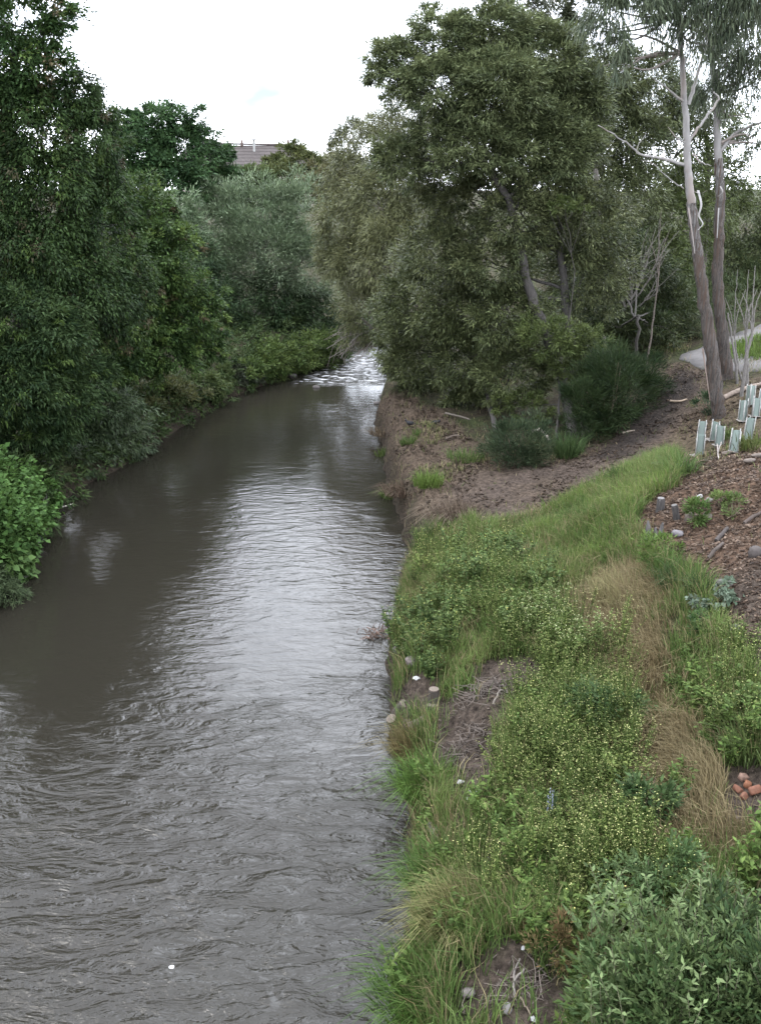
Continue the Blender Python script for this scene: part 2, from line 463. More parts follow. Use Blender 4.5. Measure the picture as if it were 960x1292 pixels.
def water_mat():
    m, n, out = new_mat("muddy_water")
    a = nd(n, "ShaderNodeAttribute"); a.attribute_name = "col"
    sp = nd(n, "ShaderNodeSeparateColor"); n.links.new(a.outputs["Color"], sp.inputs["Color"])
    tcn = nd(n, "ShaderNodeTexCoord")
    def noise(sc, st, det, dist=0.0):
        mpn = nd(n, "ShaderNodeMapping"); mpn.inputs["Scale"].default_value = st
        n.links.new(tcn.outputs["Object"], mpn.inputs["Vector"])
        t = nd(n, "ShaderNodeTexNoise"); t.inputs["Scale"].default_value = sc; t.inputs["Detail"].default_value = det
        t.inputs["Distortion"].default_value = dist
        n.links.new(mpn.outputs["Vector"], t.inputs["Vector"])
        return t
    t1 = noise(1.9, (.75, 1.6, 1), 5, 1.3)
    t2 = noise(7.5, (.8, 1.5, 1), 4, .8)
    ad = nd(n, "ShaderNodeMath", operation='MULTIPLY_ADD'); ad.inputs[1].default_value = .30
    n.links.new(t2.outputs["Fac"], ad.inputs[0]); n.links.new(t1.outputs["Fac"], ad.inputs[2])
    b = nd(n, "ShaderNodeBump"); b.inputs["Distance"].default_value = .24
    n.links.new(ad.outputs[0], b.inputs["Height"]); n.links.new(sp.outputs["Red"], b.inputs["Strength"])
    p = nd(n, "ShaderNodeBsdfPrincipled"); p.inputs["Roughness"].default_value = .05; p.inputs["IOR"].default_value = 1.333
    n.links.new(b.outputs["Normal"], p.inputs["Normal"])
    # froth of the rapids and thin foam streaks
    f1 = noise(2.6, (.8, 1.6, 1), 8, .8)
    r1 = nd(n, "ShaderNodeMapRange"); r1.inputs["From Min"].default_value = .53; r1.inputs["From Max"].default_value = .63
    n.links.new(f1.outputs["Fac"], r1.inputs["Value"])
    m1 = nd(n, "ShaderNodeMath", operation='MULTIPLY'); n.links.new(r1.outputs["Result"], m1.inputs[0]); n.links.new(sp.outputs["Green"], m1.inputs[1])
    f2 = noise(7, (1, .8, 1), 6, 1.2)
    r2 = nd(n, "ShaderNodeMapRange"); r2.inputs["From Min"].default_value = .56; r2.inputs["From Max"].default_value = .68
    n.links.new(f2.outputs["Fac"], r2.inputs["Value"])
    m2 = nd(n, "ShaderNodeMath", operation='MULTIPLY'); n.links.new(r2.outputs["Result"], m2.inputs[0]); n.links.new(sp.outputs["Blue"], m2.inputs[1])
    mm_ = nd(n, "ShaderNodeMath", operation='MAXIMUM'); n.links.new(m1.outputs[0], mm_.inputs[0]); n.links.new(m2.outputs[0], mm_.inputs[1])
    x = nd(n, "ShaderNodeMix", data_type='RGBA'); x.inputs["A"].default_value = (.016, .0145, .011, 1); x.inputs["B"].default_value = (.55, .56, .57, 1)
    n.links.new(mm_.outputs[0], x.inputs["Factor"]); n.links.new(x.outputs["Result"], p.inputs["Base Color"])
    rr = nd(n, "ShaderNodeMapRange"); rr.inputs["To Min"].default_value = .05; rr.inputs["To Max"].default_value = .6
    n.links.new(mm_.outputs[0], rr.inputs["Value"]); n.links.new(rr.outputs["Result"], p.inputs["Roughness"])
    n.links.new(p.outputs[0], out.inputs["Surface"])
    return m
wm.k = 1.0
water = wm.build("water", water_mat(), smooth=True)
tag(water, "muddy brown river rippling past the banks with small rapids far off", kind="structure")

# concrete path: a hairpin draped over the upper right bank
def ribbon(name, pts, wd, th, colr, mat, label):
    c = spline(pts, 10)
    t = unit(np.gradient(c, axis=0)); t[:, 2] = 0; t = unit(t)
    nrm = np.stack([-t[:, 1], t[:, 0], np.zeros(len(t))], 1)
    rows = []
    zc = H(c[:, 0], c[:, 1])
    prof = [(-wd / 2, -th), (-wd / 2, .03), (-wd / 6, .045), (wd / 6, .045), (wd / 2, .03), (wd / 2, -th)]
    V = np.concatenate([[(c[i] + nrm[i] * o)[0], (c[i] + nrm[i] * o)[1], float(H((c[i] + nrm[i] * o)[0], (c[i] + nrm[i] * o)[1])) + q] for i in range(len(c)) for o, q in prof]).reshape(-1, 3)
    k = len(prof)
    F = [[i * k + j, i * k + j + 1, (i + 1) * k + j + 1, (i + 1) * k + j] for i in range(len(c) - 1) for j in range(k - 1)]
    o = MB().add(V, F, colr).build(name, mat)
    return tag(o, label, kind="structure")
ribbon("path", [at(1150, 462), at(1020, 460), at(945, 459), at(905, 456), at(884, 449), at(905, 438), at(945, 425), at(985, 412), at(1060, 395)], 1.2, .06, (.115, .108, .104), M_CONC, "pale grey concrete path bending through a hairpin behind the gum trees")

# ------------------------------------------------------------------ leaves
def leaves(mb, pos, axis_, nrm, L, W, colr, m=0, tri=False, fold=.25):
    """one kite per leaf"""
    n = len(pos)
    ax = unit(axis_); side = unit(np.cross(nrm, ax)); up = np.cross(ax, side)
    L = np.broadcast_to(L, (n,))[:, None]; W = np.broadcast_to(W, (n,))[:, None]
    if tri:
        V = np.stack([pos - side * W * .5, pos + side * W * .5, pos + ax * L], 1)
        F = np.arange(n * 3).reshape(n, 3)
        C = np.repeat(colr, 3, 0)
    else:
        V = np.stack([pos, pos + ax * L * .45 + side * W * .5 + up * W * fold, pos + ax * L, pos + ax * L * .45 - side * W * .5 + up * W * fold], 1)
        F = np.arange(n * 4).reshape(n, 4)
        C = np.repeat(colr, 4, 0)
    mb.add(V.reshape(-1, 3), F, C, m)

def sph(n):
    return unit(rng.normal(0, 1, (n, 3)))

def crown(mb, lobes, n, L=.12, W=.045, sub=.34, droop=.2, cols=((.04, .07, .02), (.07, .10, .03)), tri=True, vert=1.0, gap=0.0, spread=.5, m=0, face=.55, per=90, wisps=.12, flat=.75):
    """lobes: (centre, (rx, ry, rz)); leaf clumps are seated over each lobe, leaves inside each clump"""
    c1, c2 = np.array(cols[0]), np.array(cols[1])
    w_ = np.array([r[0] * r[2] for c, r in lobes]); w_ = w_ / w_.sum()
    for (c, r), wt in zip(lobes, w_):
        c = np.asarray(c, float); r = np.asarray(r, float)
        nl = int(n * wt); ns = max(6, nl // per)
        d = sph(ns * 3)
        keep = rng.random(len(d)) < np.clip(.55 + face * (-d[:, 1]) + .35 * d[:, 2], .08, 1)
        d = d[keep][:ns]
        if gap: d = d[vn(d[:, 0] * 2.2 + c[0], d[:, 2] * 2.2 + c[2], 90) > gap]
        if len(d) == 0: continue
        k = rng.uniform(.5, 1.0, len(d)) ** .6
        k = np.where(rng.random(len(d)) < wisps, rng.uniform(1.0, 1.28, len(d)), k)
        lump = 1 + .22 * fbm(d[:, 0] * 1.8 + c[0] * 3, d[:, 2] * 1.8 + d[:, 1] + c[2], 91, 3)
        sc = c + d * r * (k * lump)[:, None]
        rad = np.min(r) * sub * rng.uniform(.6, 1.25, len(d))
        tone = rng.random(len(d))
        per_ = max(4, nl // len(d))
        q = rng.normal(0, spread, (len(d), per_, 3)) * np.array([1, 1, flat * vert])
        pos = sc[:, None] + q * rad[:, None, None]
        out = unit(q + .7 * d[:, None] + rng.normal(0, .45, q.shape)); out[..., 2] -= droop
        nr = rng.normal(0, .55, q.shape); nr[..., 2] += 1.0
        tt = np.clip(tone[:, None] + rng.normal(0, .25, (len(d), per_)), 0, 1)[..., None]
        cc = c1 + (c2 - c1) * tt
        nn = pos.reshape(-1, 3).shape[0]
        s = rng.uniform(.65, 1.25, nn)
        leaves(mb, pos.reshape(-1, 3), out.reshape(-1, 3), nr.reshape(-1, 3), L * s, W * s, cc.reshape(-1, 3), m, tri)

def lob(items):
    """(u, v, Y, ru, rv[, ry in m]) as surveyed sight lines -> centre and radii in metres"""
    o = []
    for it in items:
        u, v, Y, ru, rv = it[:5]
        k = mpp(u, v, Y)
        ry = it[5] if len(it) > 5 else .8 * k * (ru + rv) / 2 + .2
        o.append((P(u, v, Y), (ru * k, ry, rv * k)))
    return o

def gl(items):
    """(u, v, lift m, r m[, rz m]) lobes that float LIFT above the ground along a sight line"""
    o = []
    for it in items:
        c = at(it[0], it[1], it[2]); r_ = it[3]; o.append((c, (r_, r_, it[4] if len(it) > 4 else r_ * .8)))
    return o
def line(items):
    return np.array([P(u, v, Y) for u, v, Y in items])

def make_tree(name, label, cat, trunk, r, lobes, n, bark=(.05, .045, .04), group=None, accent=None, limbs=True, limb_r=.05, mat=None, bmat=None, **kw):
    trunk = np.asarray(trunk, float)
    b = trunk[0].copy(); b[2] = float(H(b[0], b[1]))
    trunk = np.vstack([b - (0, 0, .25), trunk]) if trunk[0][2] >= b[2] - .01 else trunk
    root = empty(name, b, label, cat, group)
    tb = MB()
    s = spline(trunk, 5, .02)
    tube(tb, s, np.interp(np.linspace(0, 1, len(s)), [0, .06, 1], [r * 1.35, r, r * .28]), 9, bark, rough=.06)
    if limbs:
        for c, rr in lobes:
            c = np.asarray(c)
            k = np.argmin(np.linalg.norm(s - (c - np.array([0, 0, .6 * np.linalg.norm(c - b) * .3])), axis=1))
            p0 = s[min(k, len(s) - 2)]
            mid = (p0 + c) / 2 + rng.normal(0, .12, 3) * np.linalg.norm(c - p0) * .5
            br = spline([p0, mid, c + np.array([0, 0, rr[2] * .35])], 5, .02)
            tube(tb, br, [limb_r, limb_r * .25], 5, bark)
            for _ in range(5):
                e = c + sph(1)[0] * np.asarray(rr) * .9
                q0 = br[rng.integers(len(br) // 2, len(br))]
                tube(tb, spline([q0, (q0 + e) / 2 + rng.normal(0, .08, 3), e], 3), [limb_r * .35, .006], 4, bark, cap=False)
    tb.build("trunk", bmat or M_BARK, root, b, smooth=True)
    cb = MB()
    crown(cb, lobes, n, **kw)
    for fr, cc_ in accent or ():
        crown(cb, lobes, int(n * fr), **{**kw, "cols": cc_, "sub": kw.get("sub", .3) * .6, "per": 30})
    cb.build("crown", mat or M_LEAF, root, b)
    return root

def base_at(u, v):
    return at(u, v)
def up_from(b, *rest):
    return np.vstack([b] + [np.asarray(q) for q in rest])

DG = ((.020, .042, .014), (.042, .078, .022))      # deep green
# --- left bank
b = np.array([-12.5, 25.5, float(H(-12.5, 25.5))])
make_tree("elm_tree", "tallest dark tree at the upper left with sky showing through its crown", "tree",
          up_from(b, b + (.2, -.2, 4), P(0, 160, 25), P(20, 60, 25)), .28,
          lob([(35, 45, 25, 60, 62), (-40, 60, 25, 90, 90), (20, 135, 25, 55, 42), (70, 20, 25, 26, 34), (62, 95, 25, 30, 50), (-20, -50, 25.5, 90, 70), (-60, 170, 25, 60, 60)]), 44000,
          cols=DG, accent=((.05, ((.05, .045, .025), (.09, .075, .04))), (.10, ((.05, .085, .02), (.085, .13, .035)))), L=.105, W=.055, sub=.26, gap=.28, wisps=.25)
b = np.array([-9.6, 26.5, float(H(-9.6, 26.5))])
make_tree("elm_tree", "broad dark weeping tree hanging over the left bank", "tree",
          up_from(b, b + (.1, 0, 3), P(95, 260, 26), P(95, 150, 26)), .24,
          lob([(95, 128, 25.5, 36, 42), (45, 175, 25, 62, 60), (118, 190, 25.6, 42, 62), (60, 255, 24.6, 75, 70), (128, 285, 25.6, 50, 70), (15, 320, 24.4, 70, 70), (148, 370, 26.2, 45, 70), (100, 380, 24.8, 60, 75), (10, 230, 25, 50, 60), (60, 340, 24.2, 60, 60)]), 118000,
          cols=((.014, .030, .010), (.050, .088, .026)), accent=((.07, ((.045, .042, .022), (.10, .085, .045))), (.10, ((.05, .085, .02), (.085, .13, .035)))), L=.095, W=.045, sub=.23, droop=.9, vert=1.7, spread=.5, wisps=.22, gap=.22)
b = at(215, 500)
b = np.array([-7.9, 30.5, float(H(-7.9, 30.5))])
make_tree("maple_tree", "leafy green tree leaning out over the water beside the weeping tree", "tree",
          up_from(b, b + (.1, -.2, 2), P(200, 340, 30), P(185, 260, 30)), .16,
          lob([(180, 290, 30, 42, 52), (212, 335, 29.3, 42, 50), (238, 395, 30, 40, 45), (175, 385, 29, 50, 60), (205, 445, 29.4, 45, 36), (258, 435, 32, 22, 32), (150, 450, 28, 40, 40), (160, 330, 29.5, 40, 60)]), 85000,
          cols=((.018, .038, .012), (.060, .104, .028)), accent=((.03, ((.06, .05, .025), (.10, .085, .045))), (.14, ((.06, .10, .022), (.10, .15, .04)))), L=.11, W=.058, sub=.24, droop=.5, wisps=.28, gap=.2)
b = np.array([-9.6, 23.6, float(H(-9.6, 23.6))])
make_tree("box_elder_tree", "low rounded blue-green tree at the left edge above the bright bramble", "tree",
          up_from(b, b + (0, -.2, 1.5), P(40, 430, 23)), .13,
          lob([(28, 412, 22.8, 55, 48), (72, 430, 22.8, 40, 42), (15, 490, 22.4, 65, 60), (80, 500, 23.2, 45, 52), (112, 490, 24.5, 34, 46), (30, 550, 22.8, 60, 30), (-50, 470, 22.5, 60, 90)]), 80000,
          cols=((.016, .034, .013), (.052, .086, .030)), accent=((.12, ((.05, .085, .02), (.085, .13, .035))),), L=.115, W=.042, sub=.25, droop=.5, wisps=.2, gap=.2)
b = at(165, 575)
make_tree("bank_willow", "low grey-green bush drooping into the water at the left bank's bend", "bush",
          up_from(b, b + (0, 0, .6), P(150, 555, 26.2)), .05,
          lob([(152, 556, 26.4, 40, 28), (118, 556, 25.4, 38, 32), (176, 548, 27, 22, 20), (95, 585, 24.3, 30, 24), (130, 520, 25.6, 45, 30)]), 20000,
          cols=((.030, .050, .022), (.060, .085, .038)), L=.13, W=.035, sub=.36, droop=.5, mat=M_GREY, limb_r=.02)
b = np.array([-14.0, 47.0, float(H(-14.0, 47.0))])
make_tree("ash_tree", "round bright green tree rising behind the left bank below the sky", "tree",
          up_from(b, b + (0, 0, 4), P(200, 220, 47)), .25,
          lob([(205, 165, 47, 45, 32), (180, 200, 46.5, 42, 42), (235, 195, 47.5, 42, 40), (158, 225, 46, 40, 50), (268, 212, 49, 34, 30), (210, 235, 46, 50, 38), (160, 160, 47, 22, 24), (150, 300, 45, 40, 60)]), 56000,
          cols=((.020, .046, .018), (.055, .108, .038)), L=.17, W=.095, sub=.24, droop=.3, wisps=.2)
b = np.array([-9.2, 43.0, float(H(-9.2, 43.0))])
make_tree("willow_tree", "small round grey-green willow left of the big grey willow", "tree",
          up_from(b, b + (0, 0, 2), P(222, 290, 43)), .12,
          lob([(222, 264, 43, 28, 26), (226, 300, 43, 36, 40), (240, 350, 43, 40, 50)]), 14000,
          cols=((.06, .095, .045), (.115, .155, .085)), L=.19, W=.04, sub=.3, droop=.0, mat=M_GREY)
b = np.array([-5.6, 47.5, float(H(-5.6, 47.5))])
make_tree("willow_tree", "large silvery grey-green willow at the head of the river's bend", "tree",
          up_from(b, b + (0, 0, 3), P(335, 300, 47)), .2,
          lob([(330, 268, 46.5, 50, 36), (378, 280, 46.5, 40, 46), (288, 290, 46, 40, 46), (340, 325, 45.5, 66, 52), (296, 350, 45, 46, 52), (385, 345, 45.5, 36, 52), (282, 258, 46.5, 26, 26), (275, 245, 47, 10, 26)]), 56000,
          cols=((.065, .100, .050), (.155, .20, .115)), L=.20, W=.04, sub=.30, droop=-.2, mat=M_GREY, wisps=.2)
b = np.array([-5.2, 46.0, float(H(-5.2, 46.0))])
make_tree("bank_tree", "dark green spreading tree under the silvery willow at the water", "tree",
          up_from(b, b + (0, 0, 1.4), P(340, 400, 46)), .12,
          lob([(330, 395, 44.6, 66, 42), (390, 400, 45.6, 40, 44), (268, 405, 42, 38, 52), (250, 350, 42, 34, 50), (300, 430, 42.5, 40, 28), (360, 425, 45, 50, 24), (225, 470, 36, 26, 24)]), 36000,
          cols=((.020, .040, .016), (.042, .068, .028)), L=.17, W=.06, sub=.32, droop=.6)
# trees further back, before the house
for lb, base, ls, cc in (
    ("olive green tree directly before the house roof", (-11, 64), [(300, 232, 64, 34, 22), (278, 242, 62, 30, 26), (322, 240, 63, 30, 26)], ((.045, .068, .025), (.08, .11, .04))),
    ("yellowish green bushy tree right of the house roof", (-7, 68), [(352, 216, 68, 24, 18), (374, 205, 69, 26, 20), (392, 222, 68, 28, 26), (345, 240, 66, 34, 26)], ((.055, .072, .025), (.10, .115, .042))),
    ("brownish green far tree at the gap where both banks meet", (-3.5, 70), [(415, 210, 70, 26, 16), (425, 235, 66, 30, 30), (400, 245, 65, 30, 26), (440, 212, 74, 24, 16)], ((.06, .062, .028), (.10, .095, .045)))):
    bb = np.array([base[0], base[1], float(H(*base))])
    make_tree("far_tree", lb, "tree", up_from(bb, bb + (0, 0, 2.5), P(ls[0][0], ls[0][1] + 10, base[1])), .16, lob(ls), 13000, cols=cc, L=.24, W=.11, sub=.3, wisps=.2)

# bank shrubs at the left waterline
for lb, px, ls, n_, cc in (
    ("olive scrubby bush at the left waterline below the leaning tree", (215, 520), [(205, 500, 31, 32, 22), (232, 498, 32.2, 26, 18), (190, 520, 29.8, 22, 16)], 9000, ((.045, .06, .022), (.085, .09, .036))),
    ("green waterside bush just before the bank's darker point", (268, 500), [(262, 488, 33.5, 26, 18), (282, 480, 35, 18, 16)], 6000, ((.035, .058, .02), (.065, .085, .03))),
    ("spiky grey-green shrub at the left point near the rapids", (300, 490), [(298, 474, 36, 16, 14), (318, 478, 36.5, 18, 9)], 3500, ((.06, .075, .05), (.10, .11, .075)))):
    bb = at(*px)
    bb = np.array([min(bb[0], float(XL(bb[1])) - .4), bb[1], 0]); bb[2] = float(H(bb[0], bb[1]))
    make_tree("waterside_bush", lb, "bush", up_from(bb, bb + (0, 0, .5)), .03, lob(ls), n_, cols=cc, L=.13, W=.045, sub=.4, limb_r=.015)
bb = at(345, 462)
make_tree("creeper_bush", "light green low leafy mound on the far left bank beside the rapids", "bush", up_from(bb, bb + (0, 0, .4)), .03,
          gl([(330, 462, .2, .9, .5), (352, 462, .25, .9, .5), (375, 458, .3, .9, .5), (398, 452, .3, .9, .5), (415, 448, .3, .9, .5), (345, 450, .4, 1.1, .6), (380, 444, .4, 1.1, .6), (405, 436, .5, 1.1, .7), (310, 470, .3, .7, .5)]), 20000, cols=((.035, .060, .016), (.075, .105, .030)), L=.12, W=.055, sub=.4, limb_r=.015)
# bright bramble on the near left bank
bb = at(10, 690)
make_tree("bramble", "bright green broad-leaved bramble heaped on the left bank by the water", "bush", up_from(bb, bb + (-.3, 0, .5)), .03,
          gl([(15, 605, .25, .6, .4), (45, 612, .2, .45, .3), (5, 640, .3, .7, .45), (40, 640, .3, .5), (30, 665, .3, .5), (0, 670, .4, .7), (-40, 620, .6, 1), (55, 630, .25, .4), (-40, 670, .5, 1)]), 21000,
          cols=((.035, .075, .018), (.068, .13, .034)), L=.105, W=.08, tri=False, sub=.4, droop=.1, limb_r=.015)
bb = at(4, 720)
make_tree("bramble", "small green bramble spilling to the water under the large one", "bush", up_from(bb, bb + (-.2, 0, .3)), .03,
          gl([(8, 695, .25, .5), (-20, 700, .35, .7), (25, 690, .15, .35), (5, 715, .15, .4)]), 4500, cols=((.035, .075, .02), (.07, .12, .035)), L=.13, W=.1, tri=False, sub=.45, limb_r=.012)
bb = at(0, 748)
make_tree("waterside_bush", "fine-leaved pale green tuft of shrub at the left frame edge on the water", "bush", up_from(bb, bb + (-.1, 0, .3)), .02,
          gl([(2, 745, .2, .4), (-25, 740, .3, .5), (22, 738, .15, .22)]), 6000, cols=((.05, .075, .035), (.085, .115, .055)), L=.09, W=.018, sub=.5, limb_r=.01)

# undergrowth behind the left bank: nobody could count it
ub = MB()
us = []
for y in np.arange(15, 50, 1.3):
    for q in range(6):
        e = rng.uniform(.5, 9.5); x = float(XL(y)) - e
        us.append((np.array([x, y, float(H(x, y)) + .25]), (rng.uniform(.6, 1.1), rng.uniform(.6, 1), rng.uniform(.35, .7))))
for y in np.arange(14, 52, .45):
    for e in (.12, .45, 1.0):
        x = float(XL(y)) - e + rng.normal(0, .1); r_ = rng.uniform(.25, .5)
        us.append((np.array([x, y, max(float(H(x, y)), .05) + .12]), (r_, r_, r_ * .7)))
crown(ub, us, 95000, L=.14, W=.06, cols=((.022, .040, .014), (.050, .075, .025)), sub=.4)
tag(ub.build("undergrowth", M_LEAF), "tangled dark green undergrowth under the trees of the left bank", "undergrowth", kind="stuff")

# --- right bank: background trees
OL = ((.058, .066, .030), (.130, .138, .064))
b = np.array([1.8, 44.0, float(H(3.0, 44.0))]); b[0] = 3.0
make_tree("she_oak_tree", "feathery olive tree arching over the far water at the centre", "tree",
          up_from(b, P(505, 400, 42), P(500, 300, 41), P(490, 220, 41)), .18,
          lob([(440, 232, 42.5, 34, 42), (478, 190, 42, 40, 38), (520, 165, 41, 40, 36), (432, 290, 41, 34, 42), (478, 265, 39.5, 46, 50), (450, 335, 39.5, 38, 36), (530, 240, 39, 46, 56), (500, 320, 38, 46, 50), (470, 395, 40, 40, 40), (420, 330, 41, 20, 30)]), 90000,
          cols=OL, L=.19, W=.032, sub=.32, droop=.5, vert=1.3, wisps=.25, mat=M_GUM, bark=(.12, .11, .10))
b = np.array([-1.2, 58.0, float(H(-2, 58.0))])
make_tree("gum_sapling", "wispy thin-crowned tree showing single leaves against the sky at the centre", "tree",
          up_from(b, P(448, 260, 55), P(445, 170, 55)), .09,
          lob([(440, 170, 55, 22, 20), (462, 160, 55, 16, 14), (425, 190, 55, 12, 12)]), 1600, cols=((.05, .06, .035), (.08, .09, .05)), L=.28, W=.07, sub=.5, gap=.2, mat=M_GUM)

AC = ((.050, .066, .030), (.122, .144, .066))
b = at(722, 552)
make_tree("acacia_tree", "tall dark acacia with a leaning grey trunk and the highest crown on the right bank", "tree",
          up_from(b, P(716, 500, 26), P(692, 430, 26), P(665, 360, 26), P(655, 300, 26), P(640, 250, 26), P(606, 195, 26), P(580, 120, 26)), .19,
          lob([(498, 88, 26.5, 34, 32), (560, 52, 26.5, 48, 34), (622, 45, 26.5, 52, 36), (555, 112, 26, 56, 36), (632, 112, 25.8, 56, 46), (690, 82, 27, 44, 42), (505, 205, 27, 34, 30), (600, 190, 26, 62, 32), (680, 190, 26.8, 60, 50), (730, 130, 27.5, 40, 46), (475, 95, 26.6, 14, 14), (545, 168, 26.4, 30, 16)]), 150000,
          cols=AC, L=.115, W=.034, sub=.28, droop=.15, wisps=.3, mat=M_GUM, bark=(.055, .05, .046), gap=.06, flat=.6)
b = at(740, 548)
make_tree("acacia_tree", "second acacia with a straight grey trunk close behind the leaning one", "tree",
          up_from(b, P(724, 460, 27), P(712, 380, 27), P(706, 300, 27), P(700, 200, 27.3), P(690, 90, 27.5)), .17,
          lob([(650, 278, 26.3, 50, 40), (728, 278, 27.2, 56, 46), (590, 262, 27.6, 50, 40), (560, 322, 27.6, 52, 46), (618, 338, 26.6, 50, 40), (740, 350, 27.5, 50, 46), (688, 240, 27, 40, 36), (560, 230, 28, 40, 36), (625, 85, 28.6, 54, 40), (565, 105, 28.8, 46, 34), (690, 135, 28.6, 54, 46), (610, 165, 28.6, 56, 34), (735, 175, 28.8, 34, 50)]), 135000,
          cols=((.052, .066, .030), (.130, .146, .066)), L=.12, W=.036, sub=.28, droop=.2, wisps=.3, mat=M_GUM, bark=(.07, .065, .06), gap=.08, flat=.6)
b = at(628, 560)
make_tree("wattle_tree", "low spreading wattle whose branches sweep down to the bare bank", "tree",
          up_from(b, P(615, 500, 27.5), P(590, 440, 27.8)), .11,
          lob([(525, 385, 29.5, 44, 46), (580, 392, 28, 48, 40), (640, 405, 26.6, 46, 40), (525, 450, 30.5, 38, 42), (588, 455, 28.4, 46, 42), (648, 470, 26.6, 46, 36), (528, 496, 31.2, 30, 24), (598, 505, 28.4, 36, 26), (500, 430, 32, 24, 40)]), 105000,
          cols=((.054, .070, .030), (.132, .154, .066)), L=.12, W=.036, sub=.28, droop=.2, wisps=.3, mat=M_GUM, bark=(.06, .054, .05), gap=.05, flat=.6)
b = at(700, 556)
make_tree("wattle_tree", "pale green wattle spray hanging before the two acacia trunks", "tree",
          up_from(b, P(705, 500, 25.4), P(700, 450, 25.2)), .05,
          lob([(690, 428, 25.2, 36, 26), (730, 436, 25.4, 34, 24), (720, 465, 25.4, 28, 20), (660, 515, 25.6, 36, 18), (712, 262, 25.5, 28, 12)]), 15000,
          cols=((.06, .085, .026), (.115, .145, .05)), L=.10, W=.03, sub=.32, droop=.1, wisps=.25, mat=M_GUM, gap=.1, limb_r=.02)
# dark wood behind the path: single trees
BK = ((.046, .060, .026), (.108, .126, .056))
for lb, base, ls, n_, cc in (
    ("dark background tree right of the acacia crown with sky gaps around it", (9.5, 38), [(765, 112, 38, 36, 40), (735, 140, 38, 40, 40), (770, 150, 38, 36, 46), (800, 185, 38, 46, 46), (745, 215, 38, 46, 46), (785, 260, 37.5, 50, 56), (700, 110, 38, 34, 40), (715, 165, 38, 36, 40), (660, 190, 38, 40, 40), (790, 95, 39, 30, 30), (820, 112, 39, 40, 40), (850, 140, 40, 36, 40)], 52000, BK),
    ("dense olive tree behind the first gum's trunk", (13, 41), [(850, 200, 41, 50, 60), (890, 160, 41, 40, 40), (845, 290, 40, 50, 60), (905, 250, 42, 40, 60), (822, 340, 39, 44, 56)], 34000, ((.042, .058, .02), (.075, .095, .034))),
    ("broad dark tree at the right edge behind the second gum", (17.5, 43), [(940, 290, 43, 40, 46), (960, 350, 43, 50, 60), (915, 350, 42, 40, 56), (990, 290, 43, 40, 60), (990, 420, 42, 50, 40)], 32000, BK),
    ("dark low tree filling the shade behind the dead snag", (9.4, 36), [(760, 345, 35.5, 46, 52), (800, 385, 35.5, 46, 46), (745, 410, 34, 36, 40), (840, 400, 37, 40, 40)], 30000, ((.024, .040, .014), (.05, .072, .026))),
    ("thin-crowned tree poking above the acacias at the top", (8.0, 36), [(690, 25, 36, 34, 30), (730, 45, 36, 24, 26), (660, 10, 36, 22, 20)], 5000, ((.045, .055, .03), (.075, .085, .045)))):
    bb = np.array([base[0], base[1], float(H(*base))])
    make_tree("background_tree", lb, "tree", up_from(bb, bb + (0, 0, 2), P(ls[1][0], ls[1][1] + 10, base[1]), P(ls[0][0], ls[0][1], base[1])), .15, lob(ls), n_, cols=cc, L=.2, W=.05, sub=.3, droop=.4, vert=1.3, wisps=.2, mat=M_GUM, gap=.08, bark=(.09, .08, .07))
rb_ = MB(); rs = []
Z_SCRUB = poly([(690, 500), (800, 440), (852, 432), (880, 425), (940, 408), (1060, 380), (1060, 340), (690, 380)])
for p_ in [q for q in np.stack([rng.uniform(4, 40, 3000), rng.uniform(25, 80, 3000)], 1)]:
    if inside(Z_SCRUB, p_[0], p_[1]) and len(rs) < 260:
        r_ = rng.uniform(.5, 1.1); rs.append((np.array([p_[0], p_[1], float(H(p_[0], p_[1])) + r_ * .5]), (r_, r_, r_ * .9)))
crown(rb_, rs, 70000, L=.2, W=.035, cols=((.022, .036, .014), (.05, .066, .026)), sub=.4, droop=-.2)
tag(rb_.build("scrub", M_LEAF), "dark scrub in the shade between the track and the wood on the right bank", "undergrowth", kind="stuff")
fb = MB()
fs = []
for q in range(46):
    y = rng.uniform(46, 60); x = rng.uniform(7, 36)
    z = float(H(x, y)); hh = rng.uniform(2, 5.2) + 2.8 * (rng.random() < .3)
    fs.append((np.array([x, y, z + hh * .5]), (rng.uniform(1.5, 2.6), 1.5, hh * .5)))
for q in range(40):
    y = rng.uniform(36, 62); x = rng.uniform(-34, -14) - (y - 36) * .1
    z = float(H(x, y)); hh = rng.uniform(2, 6)
    fs.append((np.array([x, y, z + hh * .5]), (rng.uniform(1.5, 2.6), 1.5, hh * .5)))
for y in np.arange(4, 22, 2.2):
    x = -11.5 + rng.normal(0, .6); fs.append((np.array([x, y, float(H(x, y)) + 5]), (2.4, 1.8, 5)))
crown(fb, fs, 70000, L=.3, W=.14, cols=((.036, .050, .022), (.078, .09, .04)), sub=.34, tri=True)
tag(fb.build("woodland", M_LEAF), "dim woodland far behind both banks reading as one mass", "woodland", kind="stuff")

